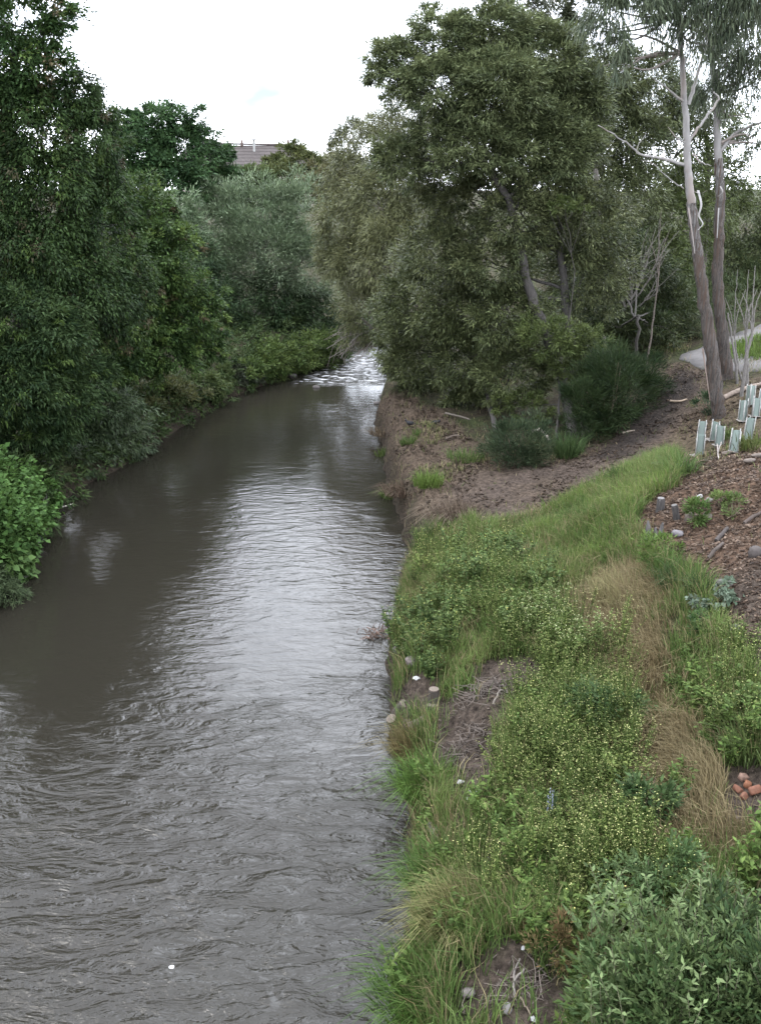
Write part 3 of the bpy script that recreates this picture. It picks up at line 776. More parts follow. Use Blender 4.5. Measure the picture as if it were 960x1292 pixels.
# ------------------------------------------------------------------ house on the rise behind the left trees
def house():
    Y = 112.0
    k = mpp(300, 190, Y)
    c = P(300, 190, Y); g = float(H(c[0], Y + 4))
    zr, ze = c[2] + .7, c[2] - 2.4
    root = empty("house", (c[0], Y + 4, g), "pale house whose long tiled roof shows above the left bank's trees", "house")
    o = np.array([c[0], Y + 4, g])
    mb = MB(); box(mb, (-6.5, -3.4, -.5), (9.2, 4.4, ze - g), (.42, .38, .33)); mb.build("wall", M_MATTE, root)
    for x in (-4.5, -1.2, 2.4, 6.2):
        f = MB(); box(f, (x - .7, -3.46, 1.0), (x + .7, -3.39, 2.2), (.5, .5, .48)); fo = f.build("window", M_MATTE, root)
        q = MB(); box(q, (x - .6, -3.48, 1.08), (x + .6, -3.455, 2.12), (.03, .035, .04)); q.build("pane", M_STONE, fo)
    # hipped roof with a higher wing on the left, laid in tile courses
    rb = MB()
    def slope(a, b_, e, f_, n=9):            # ridge a-b, eave e-f
        a, b_, e, f_ = map(np.array, (a, b_, e, f_))
        for i in range(n):
            t0, t1 = i / n, (i + 1) / n
            p = [a + (e - a) * t0, b_ + (f_ - b_) * t0, b_ + (f_ - b_) * t1, a + (e - a) * t1]
            p[2] = p[2] + (0, 0, .02); p[3] = p[3] + (0, 0, .02)
            rb.add(p, [[0, 3, 2, 1]], (.052, .043, .040))
    r, e = zr - g, ze - g
    slope((-2.4, .5, r), (6.0, .5, r), (-7.1, -4, e), (9.8, -4, e))
    slope((6.0, .5, r), (-2.4, .5, r), (9.8, 5, e), (-7.1, 5, e))
    slope((6.0, .5, r), (6.0, .5, r), (9.8, -4, e), (9.8, 5, e))
    slope((-5.2, .5, r + .95), (-2.2, .5, r + .12), (-8, -4, e), (-2.6, -4.1, e))
    slope((-2.2, .5, r + .12), (-5.2, .5, r + .95), (-2.6, 5.1, e), (-8, 5, e))
    slope((-5.2, .5, r + .95), (-5.2, .5, r + .95), (-8, 5, e), (-8, -4, e))
    roof = rb.build("roof", M_TILE, root)
    rc = MB(); tube(rc, [(-5.2, .5, r + 1.0), (-2.2, .5, r + .17), (6, .5, r + .05)], .11, 6, (.085, .07, .065)); rc.build("ridge", M_TILE, roof)
    v = MB(); tube(v, [(1.4, -1.0, r - .7), (1.4, -1.0, r + .5)], .13, 8, (.26, .26, .25)); tube(v, [(1.4, -1.0, r + .5), (1.4, -1.0, r + .62)], .3, 8, (.35, .35, .34)); v.build("flue", M_MATTE, roof)
    for x in (-.1, 5.0):
        v = MB(); box(v, (x - .11, .2, r - .2), (x + .11, .7, r + .55), (.10, .07, .06)); v.build("chimney", M_STONE, roof)
house()
def far_roof():
    Y = 125.0
    c = P(402, 199, Y); g = float(H(c[0], Y))
    root = empty("house", (c[0], Y, g), "small far house with two dark chimneys right of the tiled roof", "house")
    z = c[2] - g
    mb = MB(); box(mb, (-3.5, -3, -.5), (3.5, 3, z - 2), (.4, .36, .32)); mb.build("wall", M_MATTE, root)
    rb = MB(); rb.add([(-2.4, 0, z), (2.4, 0, z), (4, -3.5, z - 2), (-4, -3.5, z - 2), (4, 3.5, z - 2), (-4, 3.5, z - 2)], [[0, 3, 2, 1], [1, 4, 5, 0]], (.14, .11, .10))
    rb.add([(-2.4, 0, z), (-4, -3.5, z - 2), (-4, 3.5, z - 2)], [[0, 2, 1]], (.14, .11, .10)); rb.add([(2.4, 0, z), (4, -3.5, z - 2), (4, 3.5, z - 2)], [[0, 1, 2]], (.14, .11, .10))
    ro = rb.build("roof", M_TILE, root)
    for x, wd in ((-1.0, .35), (2.0, .16)):
        v = MB(); box(v, (x - wd, -.3, z - .4), (x + wd, .3, z + .75), (.2, .17, .17)); v.build("chimney", M_STONE, ro)
far_roof()

# ------------------------------------------------------------------ the two gum trees
GL = ((.040, .055, .034), (.075, .09, .052))
def limb(root, b, pts, r, colr, mat=M_SMOOTH, name="limb"):
    mb = MB(); s = spline(pts, 6, .008)
    tube(mb, s, np.linspace(r[0], r[1], len(s)), 7, colr, rough=.05)
    return mb.build(name, mat, root, b, smooth=True)
def gum(label, low, high, lobes, n, limbs, strips, r):
    low = np.asarray(low); b = low[0].copy()
    root = empty("gum_tree", b, label, "tree")
    s = spline(np.vstack([b - (0, 0, .3), low]), 8, .012)
    mb = MB(); zz = np.linspace(0, 1, len(s))
    tube(mb, s, np.interp(zz, [0, .08, .2, 1], [r * 1.2, r, r * .88, r * .55]), 16, mix2((.085, .074, .066), (.19, .18, .172), np.clip(zz * 3.2 - 2.2, 0, 1)), rough=.10)
    mb.build("trunk", M_GUMBARK, root, b)
    s = spline(np.vstack([low[-1] - (0, 0, .02), high]), 8, .008)
    mb = MB(); tube(mb, s, np.linspace(r * .53, r * .16, len(s)), 12, (.20, .19, .182), rough=.03)
    mb.build("upper_trunk", M_SMOOTH, root, b, smooth=True)
    for pts, rr in limbs: limb(root, b, pts, (rr[0] * .72, rr[1] * .55), (.22, .21, .2))
    for pts, wd, cc in strips:                         # peeling ribbons of bark
        p = spline(pts, 5); mb = MB()
        wv = np.array([1, .25, 0]) * wd
        V = np.concatenate([np.stack([q - wv * k, q + wv * k]) for q, k in zip(p, np.linspace(1, .35, len(p)))])
        V2 = V + np.array([0, -.012, 0])
        i = np.arange(len(p) - 1) * 2
        F = np.stack([i, i + 1, i + 3, i + 2], 1)
        mb.add(V, F, cc); mb.add(V2, F[:, ::-1], cc); mb.build("bark_strip", M_SMOOTH, root, b)
    cb = MB(); tw = MB()
    crown(cb, lobes, n, L=.17, W=.026, sub=.34, droop=1.6, vert=2.0, cols=GL, gap=.22, wisps=.3, per=60)
    cb.build("crown", M_GUM, root, b)
    for c, rr in lobes:                                # twigs that carry the leaf clumps
        k = s[np.argmin(np.linalg.norm(s - np.asarray(c), axis=1))]
        for _ in range(4):
            e = np.asarray(c) + sph(1)[0] * np.asarray(rr) * .8
            tube(tw, spline([k, (k + e) / 2 + rng.normal(0, .15, 3), e], 4), [.035, .006], 5, (.22, .19, .17), cap=False)
    tw.build("twigs", M_BARK, root, b)
    return root
g1 = at(906, 525)
Y1 = g1[1]
def q1(*uv): return [P(u, v, Y1) for u, v in uv]
gum("large gum tree with peeling brown lower bark standing behind the tree guards",
    [g1] + q1((899, 460), (888, 385), (878, 310), (872, 255)), q1((867, 215), (866, 170), (862, 110), (858, 40), (856, -40), (853, -120)),
    lob([(790, 20, 21, 44, 36), (845, 5, 21.4, 40, 44), (900, 20, 21.6, 46, 46), (760, 5, 20.8, 24, 30), (940, -10, 21.2, 46, 50), (820, -50, 21, 70, 40), (900, -60, 21.5, 60, 50), (775, 70, 20.9, 18, 36)]), 21000,
    [(q1((864, 208), (835, 200), (812, 196)) + [P(790, 180, Y1 - .2), P(754, 158, Y1 - .4)], (.055, .018)),
     ([P(812, 196, Y1), P(802, 190, Y1 - .1), P(815, 168, Y1)], (.022, .008)),
     ([P(866, 182, Y1), P(878, 165, Y1), P(893, 145, Y1 + .1), P(905, 125, Y1 + .2), P(900, 116, Y1 + .2)], (.05, .03)),
     ([P(864, 130, Y1), P(845, 115, Y1 - .1), P(823, 98, Y1 - .2)], (.045, .018)),
     ([P(868, 132, Y1), P(878, 100, Y1 + .1), P(888, 65, Y1 + .2), P(893, 40, Y1 + .3)], (.06, .03)),
     ([P(858, 24, Y1), P(838, 18, Y1 - .1), P(820, 4, Y1 - .2)], (.05, .025)),
     ([P(873, 195, Y1), P(885, 205, Y1 - .1), P(897, 209, Y1 - .2)], (.03, .012)),
     ([P(866, 35, Y1), P(873, 15, Y1), P(885, -10, Y1)], (.035, .02)),
     ([P(865, 182, Y1), P(850, 170, Y1 - .1), P(842, 160, Y1 - .1)], (.025, .01)),
     ([P(862, 238, Y1), P(840, 222, Y1 - .2), P(822, 206, Y1 - .3), P(808, 202, Y1 - .3)], (.02, .006)),
     ([P(869, 50, Y1), P(880, 40, Y1 + .2), P(890, 30, Y1 + .4)], (.03, .012))],
    [([P(880, 240, Y1 - .3), P(884, 258, Y1 - .33), P(881, 272, Y1 - .32), P(886, 282, Y1 - .3), P(880, 290, Y1 - .3)], .028, (.32, .31, .30)),
     ([P(876, 242, Y1 - .3), P(884, 244, Y1 - .36), P(891, 240, Y1 - .4)], .018, (.3, .29, .275)),
     ([P(868, 262, Y1 - .32), P(872, 290, Y1 - .34), P(876, 320, Y1 - .33)], .02, (.2, .18, .165)),
     ([P(886, 440, Y1 - .33), P(890, 470, Y1 - .33), P(895, 505, Y1 - .30)], .018, (.15, .11, .09))], .175)
g2 = at(917, 478)
Y2 = g2[1]
def q2(*uv): return [P(u, v, Y2) for u, v in uv]
gum("second gum tree with grey furrowed trunk behind the large gum",
    [g2] + q2((912, 430), (905, 370), (906, 300), (908, 245), (906, 200)), q2((904, 150), (900, 100), (896, 60), (890, 0), (884, -80)),
    lob([(935, 50, 25, 46, 50), (900, 70, 25.3, 40, 40), (950, 110, 25.2, 36, 44), (905, 120, 25.5, 34, 30), (975, 40, 25, 50, 60), (880, -20, 25, 60, 40), (960, 175, 25.4, 20, 22)]), 17000,
    [([P(909, 190, Y2), P(925, 170, Y2), P(950, 158, Y2 - .2), P(985, 145, Y2 - .3)], (.07, .04)),
     ([P(900, 135, Y2), P(905, 122, Y2 - .1), P(901, 112, Y2 - .1)], (.05, .03)),
     ([P(902, 90, Y2), P(915, 82, Y2), P(930, 74, Y2)], (.04, .015)),
     ([P(897, 45, Y2), P(925, 35, Y2 - .1), P(960, 18, Y2 - .3)], (.045, .03)),
     ([P(905, 110, Y2), P(918, 95, Y2), P(928, 85, Y2)], (.03, .012))],
    [([P(908, 235, Y2 - .3), P(911, 242, Y2 - .33), P(905, 248, Y2 - .3)], .02, (.3, .285, .27)),
     ([P(906, 262, Y2 - .3), P(905, 280, Y2 - .3), P(904, 300, Y2 - .3)], .02, (.26, .25, .24))], .175)

b = at(800, 472)
make_tree("understorey_tree", "dark bushy understorey tree filling the shade between the acacias and the track", "tree",
          up_from(b, b + (0, 0, 1.5), P(800, 400, b[1] + .5)), .07,
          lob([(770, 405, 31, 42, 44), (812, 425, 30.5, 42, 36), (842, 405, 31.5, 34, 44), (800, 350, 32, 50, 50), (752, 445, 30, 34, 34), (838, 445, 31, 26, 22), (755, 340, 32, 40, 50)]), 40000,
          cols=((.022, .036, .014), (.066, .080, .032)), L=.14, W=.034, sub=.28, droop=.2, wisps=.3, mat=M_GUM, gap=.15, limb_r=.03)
# thin bare saplings and the dead snag
for i, (lb, pts, rr) in enumerate((
    ("thin bare sapling right of the gums, forked like a wishbone", [(935, 500), (941, 450), (948, 420)], .05),
    ("slender grey sapling leaning out beside the second gum's foot", [(930, 484), (928, 460), (923, 430), (918, 395)], .04),
    ("thin straight sapling in front of the grass inside the path's bend", [(943, 492), (942, 460), (940, 425)], .045),
    ("short grey dead snag in the shade left of the path", [(764, 470), (763, 445), (762, 424)], .075),
    ("thin leaning dark sapling by the shady edge of the track", [(812, 476), (818, 445), (824, 400), (830, 350)], .03),
    ("pale bare stick of a sapling at the second gum's right side", [(936, 478), (930, 455), (926, 425)], .03))):
    b_ = at(*pts[0]); Yb = b_[1]
    root = empty("sapling" if i != 3 else "dead_snag", b_, lb, "sapling" if i != 3 else "dead tree")
    c_ = (.13, .12, .11) if i != 4 else (.12, .10, .085)
    limb(root, b_, [b_ - (0, 0, .1)] + [P(u, v, Yb) for u, v in pts[1:]], (rr, rr * .55), c_, M_TWIG, "trunk")
    if i in (0, 2, 4, 5):
        u, v = pts[-1]
        for du, dv in ((14, -60), (-12, -50), (4, -85)):
            limb(root, b_, [P(u, v, Yb), P(u + du * .3, v + dv * .5, Yb), P(u + du, v + dv, Yb + .1)], (rr * .45, .006), c_, M_TWIG, "branch")
# bare pale branching shrubs between the acacias and the gums
for lb, f0, tips in (("pale leafless shrub with upswept branches before the dark wood", (780, 400), [(838, 300), (826, 290), (815, 310), (832, 345), (800, 330)]),
                     ("leafless forked shrub beside the second acacia's trunk", (792, 420), [(765, 300), (772, 340), (790, 320)])):
    b_ = P(f0[0], f0[1], 30.5); g_ = b_.copy(); g_[2] = float(H(b_[0], b_[1]))
    root = empty("bare_shrub", g_, lb, "shrub")
    limb(root, g_, [g_, (g_ + b_) / 2 + (.1, 0, 0), b_], (.05, .035), (.13, .118, .108), M_TWIG, "trunk")
    for u, v in tips:
        e_ = P(u, v, 30.2); m_ = (b_ + e_) / 2 + (.15, 0, -.2)
        limb(root, g_, [b_, m_, e_], (.032, .008), (.13, .118, .108), M_TWIG, "branch")
        for _ in range(3):
            limb(root, g_, [m_, (m_ + e_) / 2 + rng.normal(0, .15, 3), e_ + rng.normal(0, .35, 3)], (.014, .005), (.12, .108, .098), M_TWIG, "branch")
# dead branches of the fallen crown over the rapids
b_ = np.array([1.5, 40.0, float(H(1.5, 40.0))])
root = empty("fallen_tree", b_, "tangle of dead grey branches fallen towards the rapids", "fallen tree")
limb(root, b_, [b_ + (.6, .5, .2), P(480, 420, 40), P(455, 400, 40)], (.10, .05), (.19, .17, .15), M_TWIG, "trunk")
for (u0, v0), (u1, v1) in (((480, 420), (412, 440)), ((470, 410), (420, 425)), ((475, 415), (430, 452)), ((460, 405), (425, 395)), ((482, 425), (440, 455)), ((478, 400), (455, 375)), ((485, 430), (505, 427)), ((470, 430), (415, 452)), ((465, 400), (478, 372)), ((490, 440), (450, 447)), ((450, 398), (440, 430)), ((468, 400), (470, 440))):
    a_ = P(u0, v0, 40); e_ = P(u1, v1, 39.6 + rng.uniform(-.6, .6)); e_[2] = max(e_[2], .06)
    br = [a_, (a_ + e_) / 2 + (rng.normal(0, .15), 0, .25), e_]
    limb(root, b_, br, (.035, .009), (.20, .18, .16) if rng.random() < .6 else (.28, .26, .24), M_TWIG, "branch")
    for _ in range(4):
        limb(root, b_, [br[1], (br[1] + e_) / 2 + rng.normal(0, .15, 3), np.maximum(e_ + rng.normal(0, .3, 3), (-99, 0, .05))], (.014, .005), (.19, .165, .145), M_TWIG, "branch")

# ------------------------------------------------------------------ grasses and weeds
def blades(mb, base, lean, L, W, colr, m=0):
    n = len(base); L = np.broadcast_to(L, (n,))[:, None]; W = np.broadcast_to(W, (n,))[:, None]
    a = rng.uniform(0, 2 * np.pi, n); side = np.stack([np.cos(a), np.sin(a), np.zeros(n)], 1)
    up = np.array([0, 0, 1.0])
    k = np.linalg.norm(lean, axis=1, keepdims=True)
    p1 = base + up * L * .55 + lean * L * .28
    p2 = base + up * L * np.clip(1 - .42 * k ** 1.5, .1, 1) + lean * L * .85
    V = np.stack([base - side * W * .5, base + side * W * .5, p1 + side * W * .42, p1 - side * W * .42, p2], 1).reshape(-1, 3)
    i = np.arange(n) * 5
    C = np.repeat(colr, 5, 0)
    mb.add(V, np.stack([i, i + 1, i + 2, i + 3], 1), C, m)
    # the upper part shares the ring of the lower one
    mb.f.append(np.stack([i + 3, i + 2, i + 4], 1) + mb.n - len(V)); mb.m.append(np.full(n, m))

def scatter(n, box_, dens):
    x = rng.uniform(box_[0], box_[1], n); y = rng.uniform(box_[2], box_[3], n)
    k = rng.random(n) < dens(x, y)
    return np.stack([x[k], y[k], H(x[k], y[k])], 1)
Z_BANK = poly([(480, 1420), (500, 1250), (512, 1180), (522, 1100), (517, 1020), (513, 975), (500, 930), (490, 890), (495, 800), (507, 740), (522, 690), (540, 672), (600, 668), (660, 662), (690, 650), (745, 622), (800, 592), (850, 580), (850, 610), (800, 645), (788, 668), (808, 700), (850, 712), (890, 760), (935, 825), (1010, 900), (1100, 1000), (1300, 1420)])
BOX = (0, 6, 3.4, 20)
land = lambda x, y: (x > XR(y) + .03) * 1.0
gm1 = lambda x, y: vn(x * 1.5, y * 1.5, 61)

# green grass over the near bank
pts = scatter(400000, BOX, lambda x, y: land(x, y) * soft(Z_BANK, x, y, .2, 2) * np.clip(1 - 1.15 * soil(x, y), 0, 1) * (1 - .93 * soft(Z_DRY, x, y, .4, 4)) * (.25 + .75 * (fbm(x * 1.6, y * 1.6, 62, 3) > -.12)))
mb = MB(); n = len(pts)
tone = np.clip(gm1(pts[:, 0], pts[:, 1]) + rng.normal(0, .2, n), 0, 1)
cc = mix2((.052, .095, .024), (.120, .165, .050), tone)
dry = (rng.random(n) < .14)[:, None]
cc = np.where(dry, (.20, .17, .09), cc)
lean = rng.normal(0, .38, (n, 3)); lean[:, 2] = 0; lean[:, 0] += .5 * fbm(pts[:, 0] * 1.2, pts[:, 1] * 1.2, 63, 2)
blades(mb, pts - (0, 0, .02), lean, (1 - .5 * soft(Z_DRY, pts[:, 0], pts[:, 1], .8, 5)) * rng.uniform(.16, .46, n) * (.7 + .6 * gm1(pts[:, 0] + 5, pts[:, 1])), rng.uniform(.006, .012, n), cc)
tag(mb.build("grass", M_GRASS), "rank green grass covering the near right bank", "grass", kind="stuff")
print("grass", n)
# lush bright grass beside the bare track
pts = scatter(160000, (2, 7.5, 11, 21), lambda x, y: soft(Z_BRIGHT, x, y, .25, 3))
mb = MB(); n = len(pts)
tl = np.clip(1.5 * vn(pts[:, 0] * 2.2, pts[:, 1] * 2.2, 97) - .25 + rng.normal(0, .2, n), 0, 1)
cc = mix2((.048, .092, .020), (.115, .165, .042), tl)
cc = np.where((rng.random(n) < .10)[:, None], (.19, .175, .09), cc)
lean = rng.normal(0, .4, (n, 3)); lean[:, 2] = 0
blades(mb, pts - (0, 0, .02), lean, rng.uniform(.12, .34, n) * (.6 + .8 * tl), rng.uniform(.008, .015, n), cc)
tag(mb.build("lush_grass", M_GRASS), "bright fresh green grass in the strip beside the bare track", "grass", kind="stuff")
print("lush", n)
# straw grass
pts = scatter(460000, BOX, lambda x, y: land(x, y) * np.maximum(soft(Z_DRY, x, y, .6, 6), .12 * soft(Z_BANK, x, y, .3, 3)) * np.clip(1 - 1.5 * soil(x, y), 0, 1) * (.35 + .65 * (fbm(x * 2, y * 2, 64, 3) > -.1)))
mb = MB(); n = len(pts)
cc = mix2((.15, .115, .055), (.27, .225, .125), rng.random(n))
sw = 2 * np.pi * vn(pts[:, 0] * .9, pts[:, 1] * .9, 65)
lean = np.stack([np.cos(sw), np.sin(sw), np.zeros(n)], 1) * .6 + rng.normal(0, .35, (n, 3)); lean[:, 2] = 0
blades(mb, pts - (0, 0, .02), lean, rng.uniform(.16, .44, n), rng.uniform(.005, .009, n), cc)
tag(mb.build("straw_grass", M_GRASS), "dry straw-coloured grass lying flat in a winding strip", "grass", kind="stuff")
print("straw", n)
# sparse grass on the bare bank, guards and mulch
pts = scatter(220000, (-.6, 12, 7, 33), lambda x, y: land(x, y) * (.035 + .5 * (fbm(x * .8, y * .8, 66, 3) > .28)) * (1 - .85 * soft(Z_TRACK, x, y, .3, 2)) * (1 - .75 * soft(Z_MULCH, x, y, .3, 2)) * (1 - soft(Z_BANK, x, y, .2, 2)))
mb = MB(); n = len(pts)
cc = mix2((.06, .09, .025), (.13, .13, .055), rng.random(n)); cc = np.where((rng.random(n) < .3)[:, None], (.22, .18, .11), cc)
lean = rng.normal(0, .5, (n, 3)); lean[:, 2] = 0
blades(mb, pts - (0, 0, .01), lean, rng.uniform(.06, .2, n), rng.uniform(.008, .014, n), cc)
tag(mb.build("sparse_grass", M_GRASS), "thin patchy grass on the bare earth of the far right bank", "grass", kind="stuff")
print("sparse", n)
# grass slope inside the bend of the path
Z_LAWN = poly([(905, 455), (918, 440), (960, 424), (1060, 410), (1060, 458), (950, 456)])
pts = scatter(60000, (8, 18, 24, 40), lambda x, y: soft(Z_LAWN, x, y, .2, 2))
mb = MB(); n = len(pts); lean = rng.normal(0, .4, (n, 3)); lean[:, 2] = 0
blades(mb, pts, lean, rng.uniform(.12, .3, n), rng.uniform(.015, .025, n), mix2((.07, .12, .025), (.11, .16, .04), rng.random(n)))
tag(mb.build("lawn", M_GRASS), "green grass slope inside the bend of the concrete path", "grass", kind="stuff")

# bark chips of the mulch, and leaf litter
def flakes(name, pts, size, c1, c2, label, cat, thick=.2):
    n = len(pts); mb = MB()
    a = rng.uniform(0, 2 * np.pi, n); tilt = rng.normal(0, .45, (n, 3)); tilt[:, 2] = 1; nr = unit(tilt)
    ax = np.stack([np.cos(a), np.sin(a), np.zeros(n)], 1); ax = unit(ax - nr * (ax * nr).sum(1, keepdims=True)); sd = np.cross(nr, ax)
    L = rng.uniform(size[0], size[1], n)[:, None]; W = L * rng.uniform(.25, .6, n)[:, None]
    p = pts + nr * .012
    V = np.stack([p - ax * L / 2 - sd * W / 2, p + ax * L / 2 - sd * W / 2.4, p + ax * L / 2.2 + sd * W / 2, p - ax * L / 2.3 + sd * W / 2.2, p - nr * W * thick * 2], 1).reshape(-1, 3)
    i = np.arange(n) * 5
    C = np.repeat(mix2(c1, c2, rng.random(n) ** 1.5), 5, 0)
    mb.add(V, np.stack([i, i + 1, i + 2, i + 3], 1), C)
    for q in ((0, 4, 1), (1, 4, 2), (2, 4, 3), (3, 4, 0)):
        mb.f.append(np.stack([i + q[0], i + q[1], i + q[2]], 1) + mb.n - len(V)); mb.m.append(np.zeros(n, int))
    return tag(mb.build(name, M_GRASS), label, cat, kind="stuff")
flakes("mulch", scatter(60000, (3, 9, 7, 20), lambda x, y: soft(Z_MULCH, x, y, .25, 3) * (.35 + .65 * vn(x * 3, y * 3, 67))), (.03, .085), (.055, .036, .026), (.21, .155, .115), "brown bark chip mulch spread over the right-hand slope", "mulch")
flakes("leaf_litter", scatter(52000, (-.5, 12, 16, 33), lambda x, y: land(x, y) * np.maximum(soft(Z_DIRT, x, y, .3, 2), .8 * soft(Z_GUARD, x, y, .3, 2)) * (.1 + .9 * (fbm(x * 1.1, y * 1.1, 68, 3) > 0)) * (1 - .45 * soft(Z_TRACK, x, y, .3, 2) * (y < 22.5))), (.03, .10), (.045, .032, .023), (.16, .115, .078), "dry fallen leaves and bark scraps on the bare earth", "litter", .03)
flakes("gravel", scatter(12000, BOX, lambda x, y: soil(x, y)), (.015, .06), (.06, .045, .036), (.20, .16, .13), "crumbs of soil, twigs and small stones in the bare patches", "gravel", .3)

# --- flowering weeds: one by one
def weed_mesh(seed, hgt, wid, stems, leaf, cols, fl_c, nfl, fs=.014, leafw=.4):
    r_ = np.random.default_rng(seed)
    mb = MB(); fb_ = MB()
    for s_ in range(stems):
        a = r_.uniform(0, 2 * np.pi); rad = wid * math.sqrt(r_.random()) * .5
        p0 = np.array([math.cos(a) * rad * .35, math.sin(a) * rad * .35, -.03]); h = hgt * r_.uniform(.65, 1.1)
        p2 = np.array([math.cos(a) * rad, math.sin(a) * rad, h]); p1 = (p0 + p2) / 2 + np.array([0, 0, h * .08])
        sp_ = spline([p0, p1, p2], 3)
        tube(mb, sp_, [.004, .002], 3, cols[0], cap=False)
        nl = 18
        t = r_.uniform(.1, 1, nl); pos = np.stack([np.interp(t, np.linspace(0, 1, len(sp_)), sp_[:, k]) for k in range(3)], 1)
        ax = r_.normal(0, 1, (nl, 3)); ax[:, 2] = np.abs(ax[:, 2]) * .4 - .1
        nr = r_.normal(0, .4, (nl, 3)); nr[:, 2] += 1
        cs = np.array(cols[0]) + (np.array(cols[1]) - np.array(cols[0])) * r_.random((nl, 1))
        L = leaf * r_.uniform(.6, 1.2, nl) * (1.25 - .6 * t)
        leaves(mb, pos, ax, nr, L, L * leafw, cs)
        if nfl:
            nf = r_.poisson(nfl)
            if nf:
                t = r_.uniform(.72, 1.0, nf); pos = np.stack([np.interp(t, np.linspace(0, 1, len(sp_)), sp_[:, k]) for k in range(3)], 1) + r_.normal(0, .025, (nf, 3)) + (0, 0, .02)
                for k in range(2):
                    an = r_.uniform(0, 6.28, nf) + k * 1.57
                    ax = np.stack([np.cos(an), np.sin(an), np.full(nf, .25)], 1)
                    nr = np.tile((0, 0, 1.0), (nf, 1)) + r_.normal(0, .3, (nf, 3))
                    leaves(fb_, pos - unit(ax) * fs * .5, ax, nr, fs, fs * .55, np.tile(fl_c, (nf, 1)), fold=0)
    return mb, fb_
def weeds(name, label, cat, group, variants, spots, smin=.7, smax=1.25, where=None):
    protos = []
    for mb, fb_ in variants:
        o = mb.build(name, M_LEAF); tag(o, label, cat, group)
        if fb_.v: tag(fb_.build("flowers", M_FLOWER, o), kind="stuff")
        protos.append(o)
    used = set()
    for i, p in enumerate(spots):
        k = i % len(protos)
        if k in used: o = copy_tree(protos[k])
        else: o = protos[k]; used.add(k)
        o.location = p; s_ = rng.uniform(smin, smax); o.scale = (s_, s_, s_ * rng.uniform(.8, 1.15)); o.rotation_euler = (rng.normal(0, .06), rng.normal(0, .06), rng.uniform(0, 6.28))
        if where is not None: o["label"], o["group"] = where(p)
def spread(n, dens, box_=BOX, gapd=.16):
    out = []
    c = scatter(n * 60, box_, dens)
    for p in c:
        if all((p[0] - q[0]) ** 2 + (p[1] - q[1]) ** 2 > gapd * gapd for q in out):
            out.append(p)
            if len(out) >= n: break
    return out
Z_MUST = [poly(p) for p in ([(640, 890), (690, 800), (770, 800), (822, 885), (828, 960), (800, 1070), (740, 1120), (640, 1130), (600, 1090), (625, 1010), (640, 940)],
                            [(505, 850), (510, 725), (570, 705), (650, 700), (680, 750), (650, 835), (590, 850), (520, 870)],
                            [(880, 840), (960, 830), (960, 960), (900, 950)],
                            [(740, 1080), (860, 1080), (870, 1140), (760, 1170)],
                            [(590, 1090), (650, 1080), (760, 1150), (700, 1200), (600, 1180)])]
YG = ((.058, .092, .022), (.145, .172, .050))
must = [weed_mesh(s_, (.54, .46, .62, .40, .56)[s_], .5, (22, 24, 16, 22, 18)[s_], (.036, .05, .040, .062, .030)[s_], YG, (.40, .40, .17), 1.8, .013, .3) for s_ in range(5)]
d0 = spread(150, lambda x, y: soft(Z_MUST[0], x, y, .6, 6) * (.12 + .88 * (fbm(x * 1.7, y * 1.7, 104, 3) > -.12)) * (1 - soil(x, y)) * (1 - soft(Z_DRY, x, y, .3, 3)), gapd=.15)
d1 = spread(85, lambda x, y: np.maximum(soft(Z_MUST[2], x, y, .25, 3), np.maximum(.6 * soft(Z_MUST[1], x, y, .3, 3) * land(x - .15, y), np.maximum(soft(Z_MUST[3], x, y, .2, 3), soft(Z_MUST[4], x, y, .2, 3)))) * (1 - soil(x, y)), gapd=.16)
weeds("mustard_weed", "yellow-green weed dotted with tiny bright yellow flowers on the near right bank", "weed", "yellow-flowered weeds on the near bank", must, d0 + d1, .55, 1.35, where=lambda p: (
    ("yellow-flowered weed crowding the middle of the bank left of the straw strip", "yellow-flowered weeds in the middle of the bank") if inside(Z_MUST[0], p[0], p[1]) or p[1] > 30 else
    ("yellow-flowered weed on the grass at the right frame edge above the orange bricks", "yellow-flowered weeds at the right edge") if inside(Z_MUST[2], p[0], p[1]) else
    ("yellow-flowered weed right above the large grey-green shrub", "yellow-flowered weeds above the large shrub") if inside(Z_MUST[3], p[0], p[1]) else
    ("yellow-flowered weed on the lower bank beside the pale drooping grass", "yellow-flowered weeds on the lower bank") if inside(Z_MUST[4], p[0], p[1]) else
    ("yellow-flowered weed among taller leafy weeds by the river below the dirt flat", "yellow-flowered weeds among the leafy weeds by the river") if inside(Z_MUST[1], p[0], p[1]) else
    ("yellow-flowered weed straggling at the fringe of the flowering mass", "yellow-flowered weeds at the fringe of the mass")))
BG = ((.050, .088, .026), (.105, .140, .045))
dock = [weed_mesh(40 + s_, .46, .42, 15, .075, BG, (.60, .56, .16), .9, .014, .5) for s_ in range(4)]
d2 = spread(80, lambda x, y: land(x - .12, y) * soft(Z_MUST[1], x, y, .4, 5) * (1 - soil(x, y)) * (fbm(x * 1.5, y * 1.5, 95, 3) > -.15), gapd=.19)
d1 += []
weeds("leafy_weed", "taller leafy green weed with few flowers on the bank's river edge below the dirt flat", "weed", "leafy green weeds along the river edge", dock, d2, .55, 1.45)
low = [weed_mesh(70 + s_, .32, .40, 14, .085, ((.050, .088, .020), (.095, .135, .034)), (.6, .55, .2), .15, .014, .45) for s_ in range(4)]
d3 = spread(120, lambda x, y: land(x - .1, y) * soft(Z_BANK, x, y, .2, 2) * np.clip(1 - soil(x, y) * 1.6, 0, 1) * (1 - .9 * soft(Z_DRY, x, y, .2, 2)) * (y < 10.5), gapd=.22)
